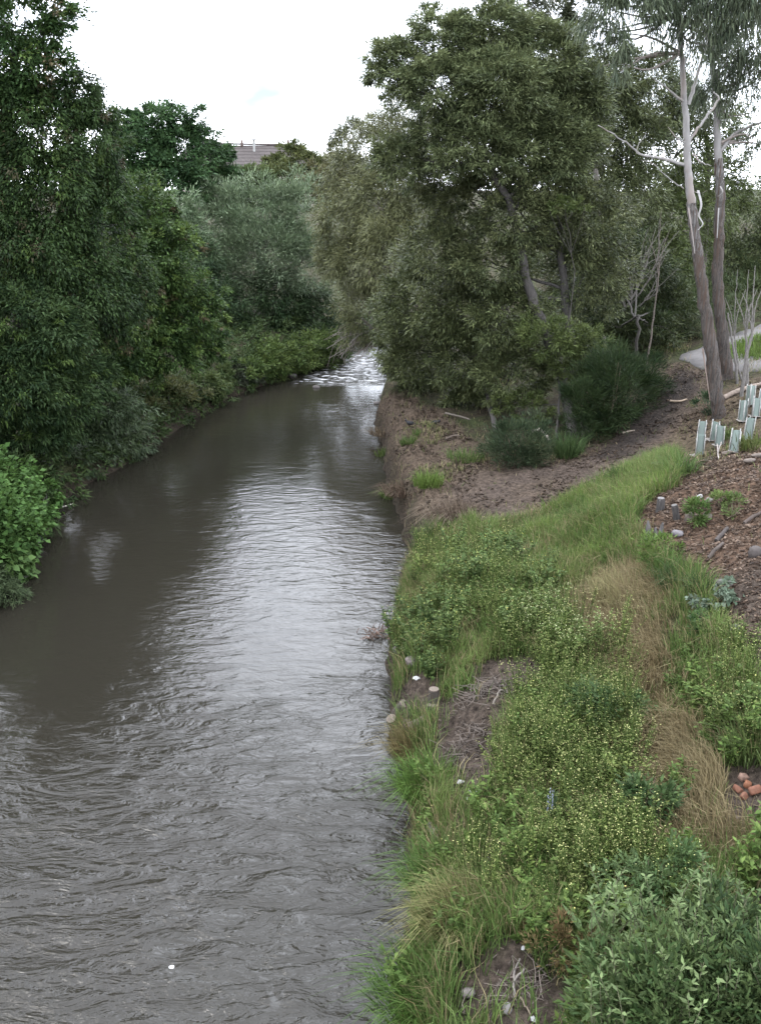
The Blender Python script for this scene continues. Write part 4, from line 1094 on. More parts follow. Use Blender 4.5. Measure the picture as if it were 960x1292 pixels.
weeds("low_weed", "low dark green weed among the grass in the foreground bank", "weed", "low green weeds in the foreground", low, d3, .7, 1.3, where=lambda p: (
    ("low green weed near the water on the lower bank", "low green weeds near the water") if p[0] - float(XR(p[1])) < 1.1 else
    ("low green weed in the middle of the lower bank under the yellow flowers", "low green weeds in the middle of the lower bank") if p[0] - float(XR(p[1])) < 2.2 else
    ("low green weed on the bank's right side past the straw strip", "low green weeds past the straw strip")))

# pale cream umbels
um = [weed_mesh(90 + s_, .6, .5, 16, .07, ((.07, .105, .03), (.12, .16, .05)), (.38, .40, .22), 2.6, .024) for s_ in range(2)]
weeds("cow_parsley", "pale lime weed clump with cream flower heads in the middle of the bank", "weed", "cream-flowered weed clumps in the middle of the bank", um, [at(u, v) for u, v in ((672, 812), (690, 800), (705, 812), (722, 838), (742, 832), (700, 826), (757, 826), (660, 800))], .8, 1.1)

# --- single plants
def tuft(name, label, uv, n, L, W, cols, spr=.12, leanv=.55, cat="tussock", droop=None, p=None, lean0=(0, 0)):
    p = at(*uv) if p is None else p
    mb = MB()
    a = rng.uniform(0, 2 * np.pi, n); rr = spr * np.sqrt(rng.random(n))
    base = p + np.stack([np.cos(a) * rr, np.sin(a) * rr, np.full(n, -.03)], 1)
    lean = np.stack([np.cos(a), np.sin(a), np.zeros(n)], 1) * (leanv * (rr / spr + .3 * rng.random(n)))[:, None] + rng.normal(0, .30, (n, 3)); lean[:, 2] = 0
    lean[:, :2] += np.array(lean0)
    lean += .45 * (np.stack([vn(base[:, 0] * 9, base[:, 1] * 9, 101), vn(base[:, 0] * 9, base[:, 1] * 9, 102), .5 * np.ones(n)], 1) - .5)
    blades(mb, base, lean, L * rng.uniform(.3, 1.1, n), W * rng.uniform(.7, 1.2, n), mix2(cols[0], cols[1], rng.random(n)))
    return tag(mb.build(name, M_GRASS, None, p), label, cat)
RUSH = ((.030, .055, .020), (.055, .085, .030))
tuft("rush_tussock", "dark rush tussock at the foot of the acacia trunks", (716, 575), 420, .75, .016, RUSH, .3)
tuft("rush_tussock", "dark strappy tussock at the mulch's lower edge, the left one of the pair", (848, 742), 260, .50, .012, RUSH, .15)
tuft("rush_tussock", "dark strappy tussock at the mulch's lower edge, beside the ivy patch", (884, 752), 260, .46, .012, RUSH, .15)
tuft("grass_tussock", "arching green grass clump at the right frame edge above the orange bricks", (945, 955), 340, .5, .012, ((.06, .095, .03), (.11, .145, .05)), .2, .8)
tuft("grass_tussock", "bright green grass clump overhanging the water's small cove", (540, 1000), 800, .55, .010, ((.055, .11, .022), (.095, .16, .035)), .30, .8, lean0=(-.3, -.1))
tuft("sedge_tussock", "reddish brown sedge tussock below the cut logs at the water", (523, 955), 600, .55, .009, ((.075, .065, .028), (.13, .105, .045)), .28, .6, lean0=(-.25, 0))
tuft("grass_tussock", "long pale grass clump drooping down the lower river edge", (580, 1165), 700, .5, .008, ((.13, .14, .05), (.19, .18, .075)), .3, .9, lean0=(-.3, -.2))
tuft("grass_tussock", "bright green grass mat at the water in the bottom left of the bank", (540, 1260), 1100, .42, .008, ((.05, .11, .02), (.09, .15, .035)), .45, .8, lean0=(-.35, -.1))
tuft("grass_tussock", "green grass clump on the river edge above the pale drooping grass", (558, 1110), 900, .42, .008, ((.05, .10, .022), (.085, .14, .035)), .36, .8, lean0=(-.3, -.1))
tuft("grass_tussock", "pale lime grass mound beside the straw strip, the largest of its colour", (715, 735), 900, .5, .009, ((.12, .15, .045), (.18, .20, .075)), .45, .7)
tuft("grass_tussock", "pale dry grass mound directly above the straw strip", (790, 760), 800, .5, .008, ((.14, .135, .06), (.20, .18, .085)), .45, .7)
tuft("grass_tussock", "grass tuft at the foot of the large gum's tree guards", (915, 552), 160, .4, .014, ((.05, .085, .025), (.085, .12, .035)), .16)
tuft("grass_tussock", "green grass tuft between the tree guards at the right edge", (950, 565), 300, .38, .014, ((.07, .105, .03), (.12, .14, .045)), .35)
tuft("grass_tussock", "green grass clump on top of the eroded bank edge", (540, 612), 420, .42, .014, ((.07, .12, .025), (.11, .16, .04)), .3)
tuft("grass_tussock", "grass tuft hanging on the eroded bank face just above the water", (495, 628), 320, .4, .014, ((.06, .10, .025), (.09, .13, .035)), .22, lean0=(-.4, 0))
tuft("grass_tussock", "round green tuft on the bare bank nearest the two black birds", (516, 560), 240, .28, .016, ((.06, .10, .03), (.09, .13, .04)), .22)
tuft("grass_tussock", "small green tuft right behind the round tuft on the bare bank", (526, 548), 120, .24, .016, ((.06, .10, .03), (.09, .13, .04)), .12)
tuft("dead_tussock", "brown dead grass draped over the eroded bank's corner below the dirt flat", (566, 655), 700, .5, .012, ((.09, .07, .05), (.16, .125, .09)), .42, .9, lean0=(-.5, -.4))
tuft("dead_tussock", "brown dead roots and grass hanging on the eroded bank face by the water", (508, 622), 420, .38, .014, ((.07, .05, .036), (.13, .095, .065)), .4, .9, lean0=(-.6, -.2))
tuft("dead_tussock", "reddish dead grass on the bank edge nearest the rapids", (484, 548), 300, .3, .016, ((.08, .06, .04), (.14, .11, .07)), .4, .8, lean0=(-.4, 0))
tuft("grass_tussock", "thin green grass patch at the edge of the wattle's shade", (588, 580), 300, .35, .014, ((.055, .095, .028), (.085, .12, .035)), .45)
tuft("grass_tussock", "fresh green tuft on the bank edge left of the reddish soil", (483, 575), 160, .3, .015, ((.06, .10, .025), (.10, .13, .04)), .2, lean0=(-.3, 0))
tuft("rush_tussock", "tall dark grass tuft standing where lush grass meets the track", (783, 612), 220, .55, .013, ((.04, .075, .022), (.07, .105, .032)), .16)
tuft("grass_tussock", "spiky green grass tuft at the mulch edge below the leftmost tree guard", (858, 600), 260, .55, .014, ((.045, .085, .025), (.08, .12, .035)), .22)

def bush(name, label, lobes, n, cat="bush", stems=8, sh=.6, base=None, stemc=(.14, .11, .08), **kw):
    c0 = np.asarray(lobes[0][0]); b_ = base if base is not None else np.array([c0[0], c0[1], float(H(c0[0], c0[1]))])
    root = empty(name, b_, label, cat)
    tb = MB()
    for k in range(stems):
        c, r_ = lobes[k % len(lobes)]
        e = np.asarray(c) + sph(1)[0] * np.asarray(r_) * (.7, .7, .5) + (0, 0, r_[2] * .3)
        tube(tb, spline([b_ + rng.normal(0, .04, 3) * (1, 1, 0) - (0, 0, .03), (b_ + e) / 2 + rng.normal(0, .04, 3), e], 3), [.012 * sh, .004 * sh], 4, stemc, cap=False)
    tb.build("stems", M_BARK, root, b_)
    cb = MB(); crown(cb, lobes, n, **{"tri": False, **kw}); cb.build("foliage", M_LEAF, root, b_)
    return root
def shoots(root, b_, spots, cols, L, W, hmin=.3, hmax=.55):
    """upright leafy shoots, each a stem with leaves along it"""
    sb = MB(); lb_ = MB()
    for p_ in spots:
        h = rng.uniform(hmin, hmax); e = p_ + (rng.normal(0, .1), rng.normal(0, .1), h)
        sp_ = spline([p_, (p_ + e) / 2 + rng.normal(0, .02, 3), e], 4); tube(sb, sp_, [.005, .002], 4, (.12, .12, .07), cap=False)
        n_ = int(h * 46); t = np.sort(rng.uniform(.1, 1, n_))
        pos = np.stack([np.interp(t, np.linspace(0, 1, len(sp_)), sp_[:, k]) for k in range(3)], 1)
        an = np.arange(n_) * 2.4 + rng.uniform(0, 6); ax = np.stack([np.cos(an), np.sin(an), rng.uniform(.25, 1.0, n_)], 1)
        nr = rng.normal(0, .3, (n_, 3)); nr[:, 2] += 1
        leaves(lb_, pos, ax, nr, L * rng.uniform(.6, 1.2, n_) * (1.1 - .45 * t), W * rng.uniform(.7, 1.1, n_), mix2(cols[0], cols[1], np.clip(rng.random(n_) * .7 + rng.random() * .5, 0, 1)))
    sb.build("shoots", M_BARK, root, b_); lb_.build("shoot_leaves", M_LEAF, root, b_)
sh1 = bush("leafy_shrub", "large grey-green leafy shrub filling the bottom right corner", gl([(825, 1200, .55, .30), (780, 1235, .45, .26), (870, 1225, .55, .30), (830, 1265, .5, .32), (770, 1290, .4, .26), (880, 1290, .5, .3), (760, 1190, .35, .16), (900, 1190, .5, .2)]), 5000,
     L=.08, W=.023, sub=.5, droop=-.5, cols=((.034, .066, .020), (.105, .150, .056)), stems=34, spread=.65, wisps=.3, per=18, gap=.3)
shoots(sh1, np.array(sh1.location), [at(rng.uniform(745, 905), rng.uniform(1165, 1330), rng.uniform(.15, .45)) for _ in range(95)], ((.048, .086, .028), (.132, .172, .076)), .095, .026)
sh2 = bush("leafy_shrub", "darker green leafy shrub pressed against the right of the grey-green one", gl([(915, 1165, .55, .22), (935, 1215, .55, .26), (950, 1265, .5, .28), (890, 1150, .4, .18), (985, 1240, .5, .3)]), 5200,
     L=.075, W=.024, sub=.5, droop=-.3, cols=((.026, .050, .018), (.080, .115, .042)), stems=18, spread=.6, wisps=.25, per=26, gap=.2)
shoots(sh2, np.array(sh2.location), [at(rng.uniform(890, 990), rng.uniform(1150, 1300), rng.uniform(.15, .45)) for _ in range(40)], ((.03, .055, .02), (.085, .125, .045)), .08, .022)
bush("needle_shrub", "rounded dark fine-leaved shrub at the dirt track's edge under the wattle", gl([(650, 566, .4, .5, .5), (628, 562, .25, .35, .3), (672, 558, .5, .35, .5), (662, 575, .2, .4, .25), (640, 556, .6, .25, .3)]), 10000, L=.12, W=.014, sub=.5, droop=-.6, cols=((.024, .042, .020), (.055, .075, .038)), stems=18, sh=1.5, wisps=.5, gap=.25)
bush("needle_shrub", "broad dark green shrub bank between the acacia and the track", gl([(765, 515, .5, .6, .7), (795, 495, .6, .5, .8), (742, 535, .35, .5, .5), (750, 500, .8, .6, .9), (775, 490, 1.2, .5, .8), (810, 480, .5, .5, .6), (735, 515, .9, .4, .6)]), 26000, L=.18, W=.016, sub=.4, droop=-.5, cols=((.014, .030, .011), (.040, .062, .022)), stems=26, sh=2, wisps=.5, gap=.3)
bush("small_shrub", "rounded bright green shrub in the middle of the mulch slope", gl([(880, 643, .16, .16), (878, 652, .1, .14)]), 900, L=.07, W=.02, sub=.5, droop=-.3, cols=((.06, .11, .03), (.10, .15, .045)))
bush("small_shrub", "smaller bright green shrub higher on the mulch slope", gl([(908, 630, .12, .13)]), 500, L=.06, W=.018, sub=.5, droop=-.3, cols=((.07, .11, .03), (.11, .15, .05)))
bush("small_shrub", "wispy green seedling on the mulch near the frame's right edge", gl([(927, 638, .14, .12, .2)]), 320, L=.06, W=.014, sub=.5, droop=-.6, cols=((.07, .105, .035), (.11, .14, .05)))
bush("small_shrub", "dense dark green bush at the mulch's foot left of the grey rocks", gl([(872, 795, .16, .18, .2)]), 900, L=.06, W=.016, sub=.5, droop=-.4, cols=((.04, .085, .028), (.07, .115, .04)))
bush("small_shrub", "low green bush spreading beside the grey split stump", gl([(832, 692, .16, .3, .2), (815, 700, .15, .24, .18)]), 1600, L=.07, W=.016, sub=.45, droop=-.3, cols=((.06, .11, .025), (.10, .15, .04)))
bush("ivy", "patch of pale blue-green round leaves at the mulch's lower edge", gl([(900, 752, .08, .25, .1), (880, 765, .08, .25, .1), (925, 745, .08, .2, .1)]), 420, L=.07, W=.06, sub=.6, droop=0, cols=((.08, .115, .075), (.13, .165, .12)), cat="ivy")
bush("dark_weed", "dark bluish leafy weed clump standing beside the straw strip", gl([(822, 1008, .3, .20, .26)]), 900, L=.08, W=.03, sub=.5, droop=-.2, cols=((.030, .060, .020), (.060, .095, .036)), cat="weed")
bush("dark_weed", "dark green mounded weed in the middle of the yellow flowers", gl([(775, 895, .3, .3, .26), (750, 885, .3, .25, .22)]), 1800, L=.06, W=.022, sub=.45, droop=-.1, cols=((.035, .065, .022), (.065, .095, .035)), cat="weed")
bush("green_weed", "blue-green leafy weed clump above the large shrub", gl([(800, 1120, .25, .26, .2), (835, 1110, .25, .24, .2), (850, 1090, .25, .2, .2)]), 2200, L=.06, W=.024, sub=.45, droop=-.1, cols=((.040, .080, .028), (.085, .125, .050)), cat="weed")
bush("seedling_shrub", "small dark green shrub at the left of the large gum's foot", gl([(888, 512, .25, .22, .3)]), 700, L=.1, W=.02, sub=.5, droop=-.4, cols=((.025, .05, .025), (.045, .075, .035)))
bush("red_weed", "patch of weeds with reddish drying stems left of the large shrub", gl([(700, 1190, .18, .28, .16), (730, 1185, .18, .25, .15)]), 1800, L=.05, W=.012, sub=.5, droop=-.4, cols=((.085, .070, .03), (.125, .085, .04)), cat="weed")
# broad pointed leaves left of the shrub, and the lilac spike
p = at(735, 1215)
mb = MB()
nn = 9; a = rng.uniform(0, 6.28, nn)
leaves(mb, np.tile(p, (nn, 1)) + np.stack([np.cos(a), np.sin(a), np.zeros(nn)], 1) * .03 + (0, 0, .25), np.stack([np.cos(a), np.sin(a), rng.uniform(.2, .8, nn)], 1), np.tile((0, 0, 1.), (nn, 1)) + rng.normal(0, .2, (nn, 3)), rng.uniform(.2, .3, nn), .055, np.tile((.10, .15, .06), (nn, 1)))
tube(mb, [p, p + (0, 0, .28)], .006, 4, (.08, .11, .04))
tag(mb.build("broadleaf_weed", M_LEAF, None, p), "weed with long pale broad leaves left of the grey-green shrub", "weed")
p = at(690, 1062)
mb = MB(); fb_ = MB()
for k in range(5):
    q = p + rng.normal(0, .05, 3) * (1, 1, 0); tube(mb, [q, q + (rng.normal(0, .03), rng.normal(0, .03), .5)], .004, 3, (.07, .11, .05), cap=False)
    z_ = rng.uniform(.36, .55, 22); an = rng.uniform(0, 6.28, 22)
    leaves(fb_, np.stack([q[0] + 0 * z_, q[1] + 0 * z_, q[2] + z_], 1), np.stack([np.cos(an), np.sin(an), .4 + 0 * an], 1), np.tile((0, 0, 1.), (22, 1)), .014, .010, np.tile((.22, .24, .32), (22, 1)))
o = tag(mb.build("lilac_flower", M_LEAF, None, p), "plant with pale lilac-blue flower spikes among the yellow-flowered weeds", "flower")
fb_.build("flowers", M_FLOWER, o, p); o.children[0].location = (0, 0, 0)

# ------------------------------------------------------------------ tree guards
def guard():
    root = empty("tree_guard", (0, 0, 0), "x", "tree guard", "pale green tree guards below the gum trees")
    a = [R(q) for q in (90, 210, 330)]
    rad = .10
    c = np.array([[math.cos(q) * rad, math.sin(q) * rad] for q in a])
    mb = MB(); rows = []
    for z in (.03, .18, .33, .48):
        for k in range(3):
            for t in (0, .33, .66):
                p_ = c[k] * (1 - t) + c[(k + 1) % 3] * t
                p_ = p_ * (1 + (.10 if t else 0) + rng.normal(0, .02))
                rows.append((p_[0], p_[1], z + rng.normal(0, .004)))
    n_ = 9
    F = [[i * n_ + j, i * n_ + (j + 1) % n_, (i + 1) * n_ + (j + 1) % n_, (i + 1) * n_ + j] for i in range(3) for j in range(n_)]
    V = np.array(rows); mb.add(V, F); mb.add(V * (.975, .975, 1), np.array(F)[:, ::-1])
    mb.build("sleeve", M_SLEEVE, root)
    for k in range(3):
        s_ = MB(); box(s_, (c[k][0] * 1.08 - .011, c[k][1] * 1.08 - .008, -.08), (c[k][0] * 1.08 + .008, c[k][1] * 1.08 + .011, .49 + .02 * k), (.30, .295, .28)); s_.build("stake", M_TWIG, root)
    s_ = MB()
    an = np.linspace(0, 6.28, 9)[:-1]
    s_.add(np.vstack([np.stack([np.cos(an) * .15 * rng.uniform(.8, 1.25, 8), np.sin(an) * .15 * rng.uniform(.8, 1.25, 8), .02 + rng.uniform(0, .03, 8)], 1), [[0, 0, .03]]]), [[i, (i + 1) % 8, 8] for i in range(8)], (.21, .19, .17))
    s_.build("mat", M_MATTE, root)
    return root
gp = [((880, 576), "tree guard leftmost of all, nearest the lush grass"), ((884, 556), "tree guard close behind the leftmost one"),
      ((898, 556), "tree guard at the back of the middle pair before the large gum"), ((906, 563), "tree guard at the front of the middle pair before the large gum"),
      ((926, 571), "tree guard standing alone by the dark soil hollow"), ((942, 555), "tree guard half sunk in grass at the right"),
      ((936, 532), "tree guard with a white stake left of the upper cluster"), ((945, 512), "tree guard highest up the slope at the back of the upper cluster"),
      ((951, 526), "tree guard at the front of the upper cluster by the frame edge"), ((958, 516), "tree guard at the frame's right edge in the upper cluster")]
gr = None
for uv, lb in gp:
    if gr is None: gr = o = guard()
    else: o = copy_tree(gr)
    o.location = at(*uv); o.rotation_euler = (rng.normal(0, .03), rng.normal(0, .03), rng.uniform(0, 6.28)); o["label"] = lb
    s_ = rng.uniform(.86, .98); o.scale = (s_, s_, s_ * rng.uniform(.92, 1.08))

# ------------------------------------------------------------------ stumps, logs, rocks, litter
def stump(label, uv, r_, h, colr=(.06, .05, .042), top=(.13, .105, .085), tilt=(0, 0), n=1, cat="stump", name="tree_stump"):
    p = at(*uv)
    root = empty(name, p, label, cat)
    t = np.array([math.sin(tilt[0]), math.sin(tilt[1]), 1.0]); t /= np.linalg.norm(t)
    mb = MB(); s = np.array([p - t * .08, p + t * h * .4, p + t * h])
    tube(mb, s, [r_ * 1.15, r_, r_ * .95], 12, colr, rough=.07, cap=False); mb.build("bark", M_BARK, root, p)
    tp = MB(); tube(tp, [p + t * (h - .03), p + t * (h + .012)], [r_ * .9, r_ * .88], 12, top); tp.build("cut_face", M_TWIG, root, p)
    return root
stump("tall round cut stump on the river edge below the leafy weeds", (547, 888), .075, .2)
stump("short cut stump directly in front of the tall round stump", (545, 898), .075, .09)
stump("squat stump left of the logs, closest to the water", (506, 897), .09, .12, tilt=(.5, -.2))
stump("leaning stump end at the waterline under the squat one", (498, 913), .08, .12, tilt=(-.5, -.5))
stump("grey stump with a bleached white top at the mulch's upper edge", (832, 645), .06, .2, (.055, .05, .047), (.13, .122, .118))
stump("narrow grey leaning stump on the mulch slope", (853, 655), .05, .22, (.055, .05, .047), (.09, .085, .08), tilt=(-.25, 0))
def sticks(name, label, uv_groups, colr, r_, cat):
    pts = [np.array([at(u, v) + (0, 0, r_ * .7 + l) for u, v, l in g]) for g in uv_groups]
    b_ = pts[0][0].copy(); mb = MB()
    for q in pts:
        s = spline(q, 4, .004); tube(mb, s, [r_, r_ * .7], 7, colr, rough=.08)
    return tag(mb.build(name, M_TWIG, None, b_, smooth=True), label, cat)
sticks("cut_log", "short log lying in front of the cut stumps, pale end to the water", [[(518, 925, .02), (538, 912, .03)]], (.15, .12, .10), .07, "log")
sticks("cut_log", "dark log chunk standing askew between the short log and the sedge", [[(512, 918, .02), (520, 930, .02)]], (.12, .09, .075), .06, "log")
p = at(824, 680)
root = empty("split_stump", p, "weathered grey stump split into three upright shards at the mulch's edge", "stump")
for dx, h, r_ in ((-.08, .27, .045), (.02, .17, .03), (.10, .24, .04)):
    mb = MB(); tube(mb, [p + (dx, 0, -.08), p + (dx * 1.05, .01, h * .6), p + (dx * 1.2, .02, h)], [r_ * 1.1, r_ * .9, r_ * .35], 8, (.085, .08, .077), rough=.14); mb.build("shard", M_BARK, root, p)
for lb, g, c_, r_ in (
    ("thin dark fallen branch on the bare bank pointing to the wattle", [[(562, 524, .03), (575, 530, .1), (592, 536, .12)]], (.10, .085, .07), .035),
    ("curved pale fallen log under the wattle beside the rushes", [[(668, 552, .08), (682, 550, .12), (693, 559, .02)]], (.30, .27, .23), .05),
    ("long fallen pale branch lying behind the tree guards from the gum's foot", [[(912, 505, .02), (935, 496, .05), (962, 489, .05), (1000, 485, .05)]], (.20, .16, .13), .06),
    ("white curved stick lying at the mulch's left corner", [[(798, 655, .01), (803, 645, .06), (806, 636, .1)]], (.25, .23, .21), .018),
    ("short white stick beside the rounded shrub on the mulch", [[(881, 662, .01), (889, 653, .07)]], (.26, .24, .22), .018),
    ("pale forked twig standing in the dark soil hollow by the tree guards", [[(906, 580, 0), (903, 572, .16)], [(905, 576, .08), (908, 571, .18)]], (.24, .21, .19), .014),
    ("half-buried grey wood slab on the mulch's right", [[(893, 706, .0), (904, 697, .04), (911, 690, .03)]], (.06, .048, .04), .03),
    ("dark wood chunk above the half-buried slab", [[(903, 685, .0), (917, 671, .03)]], (.05, .042, .038), .035),
    ("long half-buried branch crossing the mulch at the right edge", [[(938, 664, .02), (950, 657, .04), (975, 648, .04)]], (.065, .05, .042), .03),
    ("light stick across the shaded upper track", [[(845, 508, .02), (856, 509, .03), (866, 506, .02)]], (.28, .22, .16), .03),
    ("light bark strip on the lower shaded track", [[(785, 548, .02), (800, 545, .02)]], (.24, .20, .16), .025),
    ("dark twig lying on the middle of the bare bank", [[(562, 556, .02), (572, 553, .04), (580, 552, .02)]], (.09, .07, .055), .03),
    ("pale root curling out of the bare soil mound", [[(622, 892, .02), (630, 882, .1), (640, 880, .04), (633, 875, .12)]], (.14, .12, .10), .015),
    ("grey driftwood branch by the bottom soil patch", [[(650, 1262, .01), (647, 1240, .05), (655, 1226, .1)], [(648, 1245, .04), (660, 1240, .12)]], (.16, .14, .125), .012),
    ("long thin stick on the bottom soil patch", [[(655, 1262, .02), (664, 1276, .02), (672, 1290, .02)]], (.14, .11, .08), .008),
    ("thin stick jutting out of the left bank over the water", [[(66, 648, .12), (80, 645, .08), (93, 639, .05)]], (.32, .30, .26), .02)):
    sticks("fallen_branch", lb, g, c_, r_, "branch")
def rocks(name, label, uv, s, c_, seed, cat="rock", lift=0.0, rough_=.28, mat=M_STONE):
    p = at(*uv); mb = MB()
    rock(mb, p + (0, 0, s[2] * .45 + lift), s, c_, seed, rotz(seed * 1.3), rough=rough_)
    return tag(mb.build(name, mat, None, p, smooth=False), label, cat)
for i, (lb, uv, s, c_) in enumerate((
    ("pale grey rock in the lush grass", (751, 640), (.10, .09, .08), (.15, .14, .13)),
    ("dark flat rock on the mulch right of the split stump", (854, 675), (.09, .07, .05), (.13, .12, .125)),
    ("grey rounded rock in the mulch's bottom corner", (927, 795), (.06, .055, .045), (.12, .115, .112)),
    ("small grey rock against the rounded one", (921, 797), (.04, .05, .05), (.2, .19, .19)),
    ("pale topped grey rock in the weeds at the right edge", (944, 863), (.075, .07, .06), (.14, .135, .13)),
    ("bluish grey flat stone in grass at the right edge", (950, 917), (.14, .05, .04), (.17, .2, .195)),
    ("brownish stone by the left of the rounded mulch shrub", (870, 656), (.09, .07, .08), (.11, .09, .075)),
    ("brown stone by the right of the rounded mulch shrub", (892, 655), (.07, .06, .06), (.10, .085, .07)),
    ("white stone on the upper mulch between the two green shrubs", (894, 633), (.06, .05, .04), (.15, .14, .13)),
    ("white stone nearest the thinner stump on the mulch", (882, 630), (.05, .04, .05), (.25, .24, .23)),
    ("dark boulder in the shaded soil at the mulch's right", (952, 702), (.09, .09, .10), (.055, .046, .042)),
    ("grey stone among the ivy leaves", (912, 740), (.13, .07, .06), (.10, .092, .086)),
    ("dark rock at the waterline beside the debris", (502, 822), (.09, .07, .06), (.11, .1, .095)),
    ("dark rock a little further in from the waterline rock", (519, 838), (.1, .08, .07), (.13, .11, .1)),
    ("grey stone in the gully between grass clumps near the bottom", (614, 1092), (.06, .05, .05), (.2, .18, .17)),
    ("pale slab stone at the water's edge above the long grass", (549, 1052), (.16, .07, .05), (.17, .16, .15)),
    ("greyish stone on the bottom soil patch", (590, 1258), (.06, .04, .035), (.15, .13, .12)),
    ("second greyish stone on the bottom soil patch, nearer the grass", (640, 1275), (.05, .04, .03), (.16, .15, .14)))):
    rocks("rock", lb, uv, s, c_, i + 1)
for i, (uv, s) in enumerate((((497, 490), (.35, .22, .16)), ((486, 500), (.22, .16, .10)), ((505, 482), (.3, .2, .2)), ((478, 509), (.18, .12, .08)), ((492, 513), (.26, .18, .12)), ((370, 474), (.16, .12, .1)), ((399, 489), (.14, .1, .09)))):
    p = on_z(uv[0], uv[1], 0); mb = MB(); rock(mb, p, s, (.10, .09, .085), 40 + i)
    tag(mb.build("river_rock", M_STONE, None, p), ("largest wet rock right of the rapids under the overhanging wattle", "middling wet rock between the largest one and open water", "tall wet rock highest up at the right of the rapids", "smallest wet rock furthest out from the right bank",
    "flat wet rock closest to the bare bank below the rapids", "wet rock beside the leafy left bank at the rapids", "lone wet rock in the water at the left end of the rapids")[i], "rock", "wet rocks round the rapids")
# orange broken bricks
for i, (uv, s, rz, lb) in enumerate((((937, 984), (.055, .045, .04), .3, "pale pinkish broken brick, topmost of the orange heap"), ((942, 993), (.045, .04, .04), 1.2, "bright orange brick piece in the middle of the heap"),
                                 ((930, 1000), (.06, .04, .035), 2.0, "orange brick piece at the heap's left"), ((952, 1000), (.075, .05, .04), .1, "largest orange-red brick at the heap's right"), ((938, 1008), (.045, .04, .03), .8, "orange brick piece at the heap's lower end"))):
    p = at(*uv); mb = MB(); v, f = ico()
    q = np.sign(v) * np.abs(v) ** .32; q = q / np.abs(q).max() * np.array(s) * .8; q = q * (1 + .16 * fbm(v[:, 0] * 3 + i, v[:, 1] * 3 + v[:, 2] * 2, 80 + i)[:, None])
    mb.add((q @ rotm(.15 + .2 * i, .2 - .15 * i, rz).T) + p + (0, 0, s[2] * .5), f, ((.19, .12, .09), (.19, .08, .042), (.15, .066, .04), (.16, .07, .043), (.16, .072, .045))[i])
    tag(mb.build("broken_brick", M_STONE, None, p), lb, "brick", "broken orange bricks at the right edge")
# pale scraps of litter
for i, (uv, s, lb) in enumerate((((525, 857), .06, "white scrap of litter in the weeds above the cut stumps"), ((582, 988), .05, "white paper scrap highest in the eroded gully"),
                                 ((597, 999), .06, "larger white scrap in the eroded gully"), ((592, 1009), .05, "lowest white scrap in the eroded gully"), ((535, 1060), .06, "white chip at the water's edge beside the pale slab"),
                                 ((660, 1199), .03, "round white scrap in the soil above the driftwood"), ((673, 1287), .03, "white pebble-like scrap at the bottom edge"), ((886, 778), .07, "long white chip lying on the mulch's bottom corner"),
                                 ((903, 771), .035, "small white chip close to the long one on the mulch"), ((915, 560), .0, ""), ((545, 1275), .0, ""))):
    if s <= 0: continue
    p = at(*uv, .05); mb = MB(); an = np.linspace(0, 6.28, 9)[:-1]
    rr = s * rng.uniform(.5, 1.0, 8)
    ring = np.stack([np.cos(an) * rr, np.sin(an) * rr * .7, rng.uniform(-.01, .025, 8)], 1)
    V = np.vstack([ring, [[0, 0, .025]], ring - (0, 0, .01)])
    mb.add(V + p, [[k, (k + 1) % 8, 8] for k in range(8)] , (.34, .34, .33)); mb.add(V + p, [[k, k + 9, (k + 1) % 8 + 9, (k + 1) % 8] for k in range(8)], (.6, .6, .58))
    tag(mb.build("litter_scrap", M_MATTE, None, p), lb, "litter")
# white wood beside the guards
for uv, lb in (((945, 585), "pale cut timber piece at the right edge below the guards"), ((917, 575), "pale bark slab by the lone guard"), ((955, 578), "second pale timber piece nearest the frame's right edge")):
    p = at(*uv); mb = MB(); rock(mb, p + (0, 0, .05), (.13, .05, .035), (.11, .09, .075), int(uv[0]), rotz(.4)); tag(mb.build("timber_piece", M_TWIG, None, p), lb, "wood")
# floating debris caught at the bank
p = on_z(480, 803, 0); mb = MB()
for _ in range(70):
    a_ = p + rng.normal(0, 1, 3) * (.16, .10, .02) + (0, 0, .04); e_ = a_ + rng.normal(0, 1, 3) * (.12, .08, .07)
    tube(mb, [a_, (a_ + e_) / 2 + (0, 0, .02), e_], [.008, .004], 4, (.09, .06, .045) if rng.random() < .7 else (.2, .13, .1), cap=False)
tag(mb.build("flood_debris", M_TWIG, None, p), "dark clump of twigs caught in the water at the right bank", "debris")
for uv, spr, cnt, lb in (((612, 872), (.28, .2), 150, "heap of thin grey twigs on the bare soil mound"), ((590, 945), (.2, .35), 120, "dead stalks strewn down the eroded gully"), ((640, 1255), (.35, .2), 90, "thin dead twigs on the bottom soil patch")):
    p = at(*uv); mb = MB()
    for _ in range(cnt):
        x = p[0] + rng.normal(0, spr[0] * .6); y = p[1] + rng.normal(0, spr[1] * .6); a_ = np.array([x, y, float(H(x, y)) + .02 + .05 * rng.random()])
        an = rng.uniform(0, 6.28); l_ = rng.uniform(.08, .28); e_ = a_ + (math.cos(an) * l_, math.sin(an) * l_, rng.normal(0, .04))
        tube(mb, [a_, (a_ + e_) / 2 + rng.normal(0, .012, 3), e_], [.0055, .003], 4, tuple(np.array((.11, .09, .075)) * rng.uniform(.6, 1.3)), cap=False)
    tag(mb.build("twig_heap", M_TWIG, None, p), lb, "twigs", kind="stuff")
# foam fleck floating near the bottom left
p = on_z(217, 1222, 0); mb = MB(); rock(mb, p + (0, 0, .015), (.028, .02, .014), (.5, .5, .49), 3)
tag(mb.build("floating_scrap", M_MATTE, None, p), "small white scrap floating alone on the water near the bottom left", "litter")

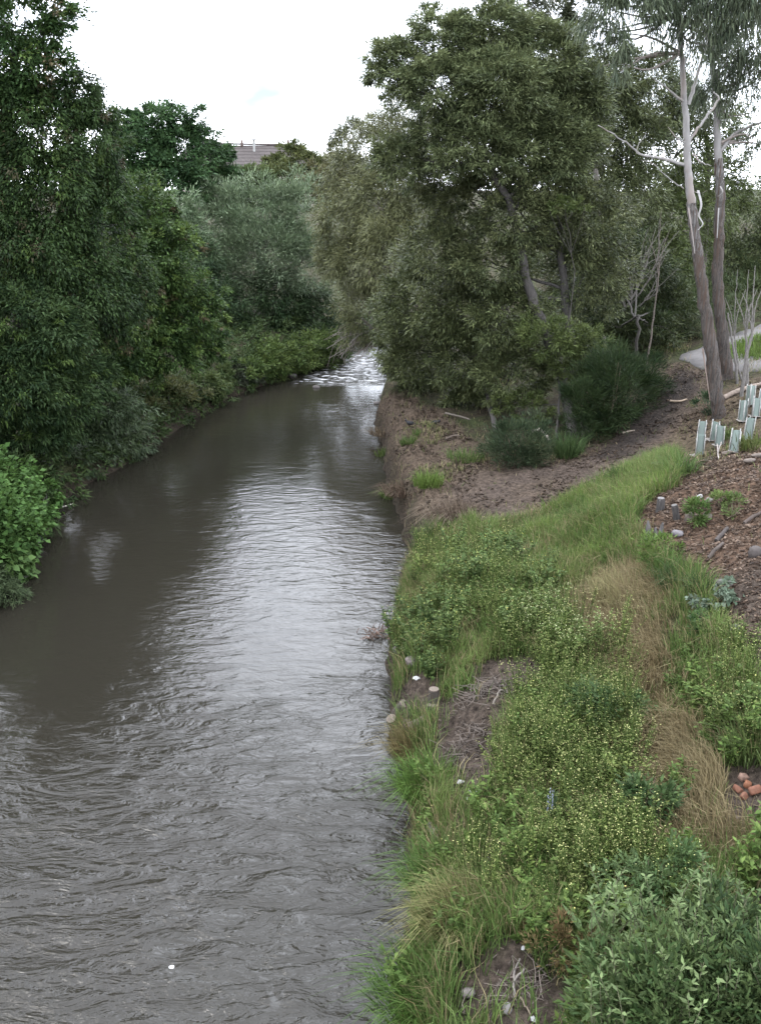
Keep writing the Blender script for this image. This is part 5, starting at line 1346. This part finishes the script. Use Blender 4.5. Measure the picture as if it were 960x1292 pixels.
# ------------------------------------------------------------------ birds
def bird(label, p, s, rz, body, belly, head_up):
    root = empty("bird", p, label, "bird"); root.rotation_euler = (0, 0, rz)
    mb = MB(); v, f = ico()
    x = v[:, 0]
    q = v * np.array([.5, .27, .25]) * (1 - .25 * np.clip(-x, 0, 1))[:, None]
    q[:, 2] += .34 + .06 * x
    # one skin: chest and neck swell up into the head
    k = sst(x, .45, 1.0)
    q[:, 2] += k * head_up * .55; q[:, 0] += k * .05
    c = np.where((v[:, 2] < -.1)[:, None], belly, body)
    hv = v * np.array([.15, .12, .12]) + (.50, 0, .42 + head_up * .62)
    mb.add(q * s, f, c); mb.add(hv * s, f, body)
    mb.build("body", M_MATTE, root, smooth=True)
    b = MB(); tube(b, np.array([(.60, 0, .42 + head_up * .62), (.78, 0, .40 + head_up * .6)]) * s, [.045 * s, .01 * s], 6, (.22, .12, .06)); b.build("beak", M_MATTE, root)
    t = MB(); t.add(np.array([(-.4, -.1, .36), (-.4, .1, .36), (-.8, .07, .34), (-.8, -.07, .34), (-.4, -.1, .30), (-.4, .1, .30)]) * s, [[0, 1, 2, 3], [4, 3, 2, 5], [0, 3, 4, 4][:4]][:2], body); t.build("tail", M_MATTE, root)
    for sgn in (-1, 1):
        l = MB(); tube(l, np.array([(0, sgn * .1, .16), (.02, sgn * .1, 0)]) * s, .018 * s, 5, (.12, .08, .05)); tube(l, np.array([(.0, sgn * .1, .012), (.12, sgn * .1, .012)]) * s, .018 * s, 5, (.12, .08, .05)); l.build("leg", M_MATTE, root)
        wv = v * np.array([.38, .05, .15]) + (-.06, sgn * .25, .38); l = MB(); l.add(wv * s, f, np.array(body) * .9); l.build("wing", M_MATTE, root, smooth=True)
BLK = (.012, .012, .014)
bird("small black bird with raised head on the bare bank, nearer the water", at(517, 538), .23, R(160), BLK, BLK, .35)
bird("small black bird hunched low on the bare bank, nearer the wattle", at(550, 536), .21, R(20), BLK, BLK, .1)
pb = at(48, 688); pb[2] = max(pb[2], .02)
bird("dark water bird with a white belly at the left bank's waterline", pb, .36, R(40), (.03, .03, .032), (.7, .7, .68), .45)

print("tris", sum(len(o.data.loops) - 2 * len(o.data.polygons) for o in {q.data.name: q for q in scene.objects if q.type == 'MESH'}.values()))
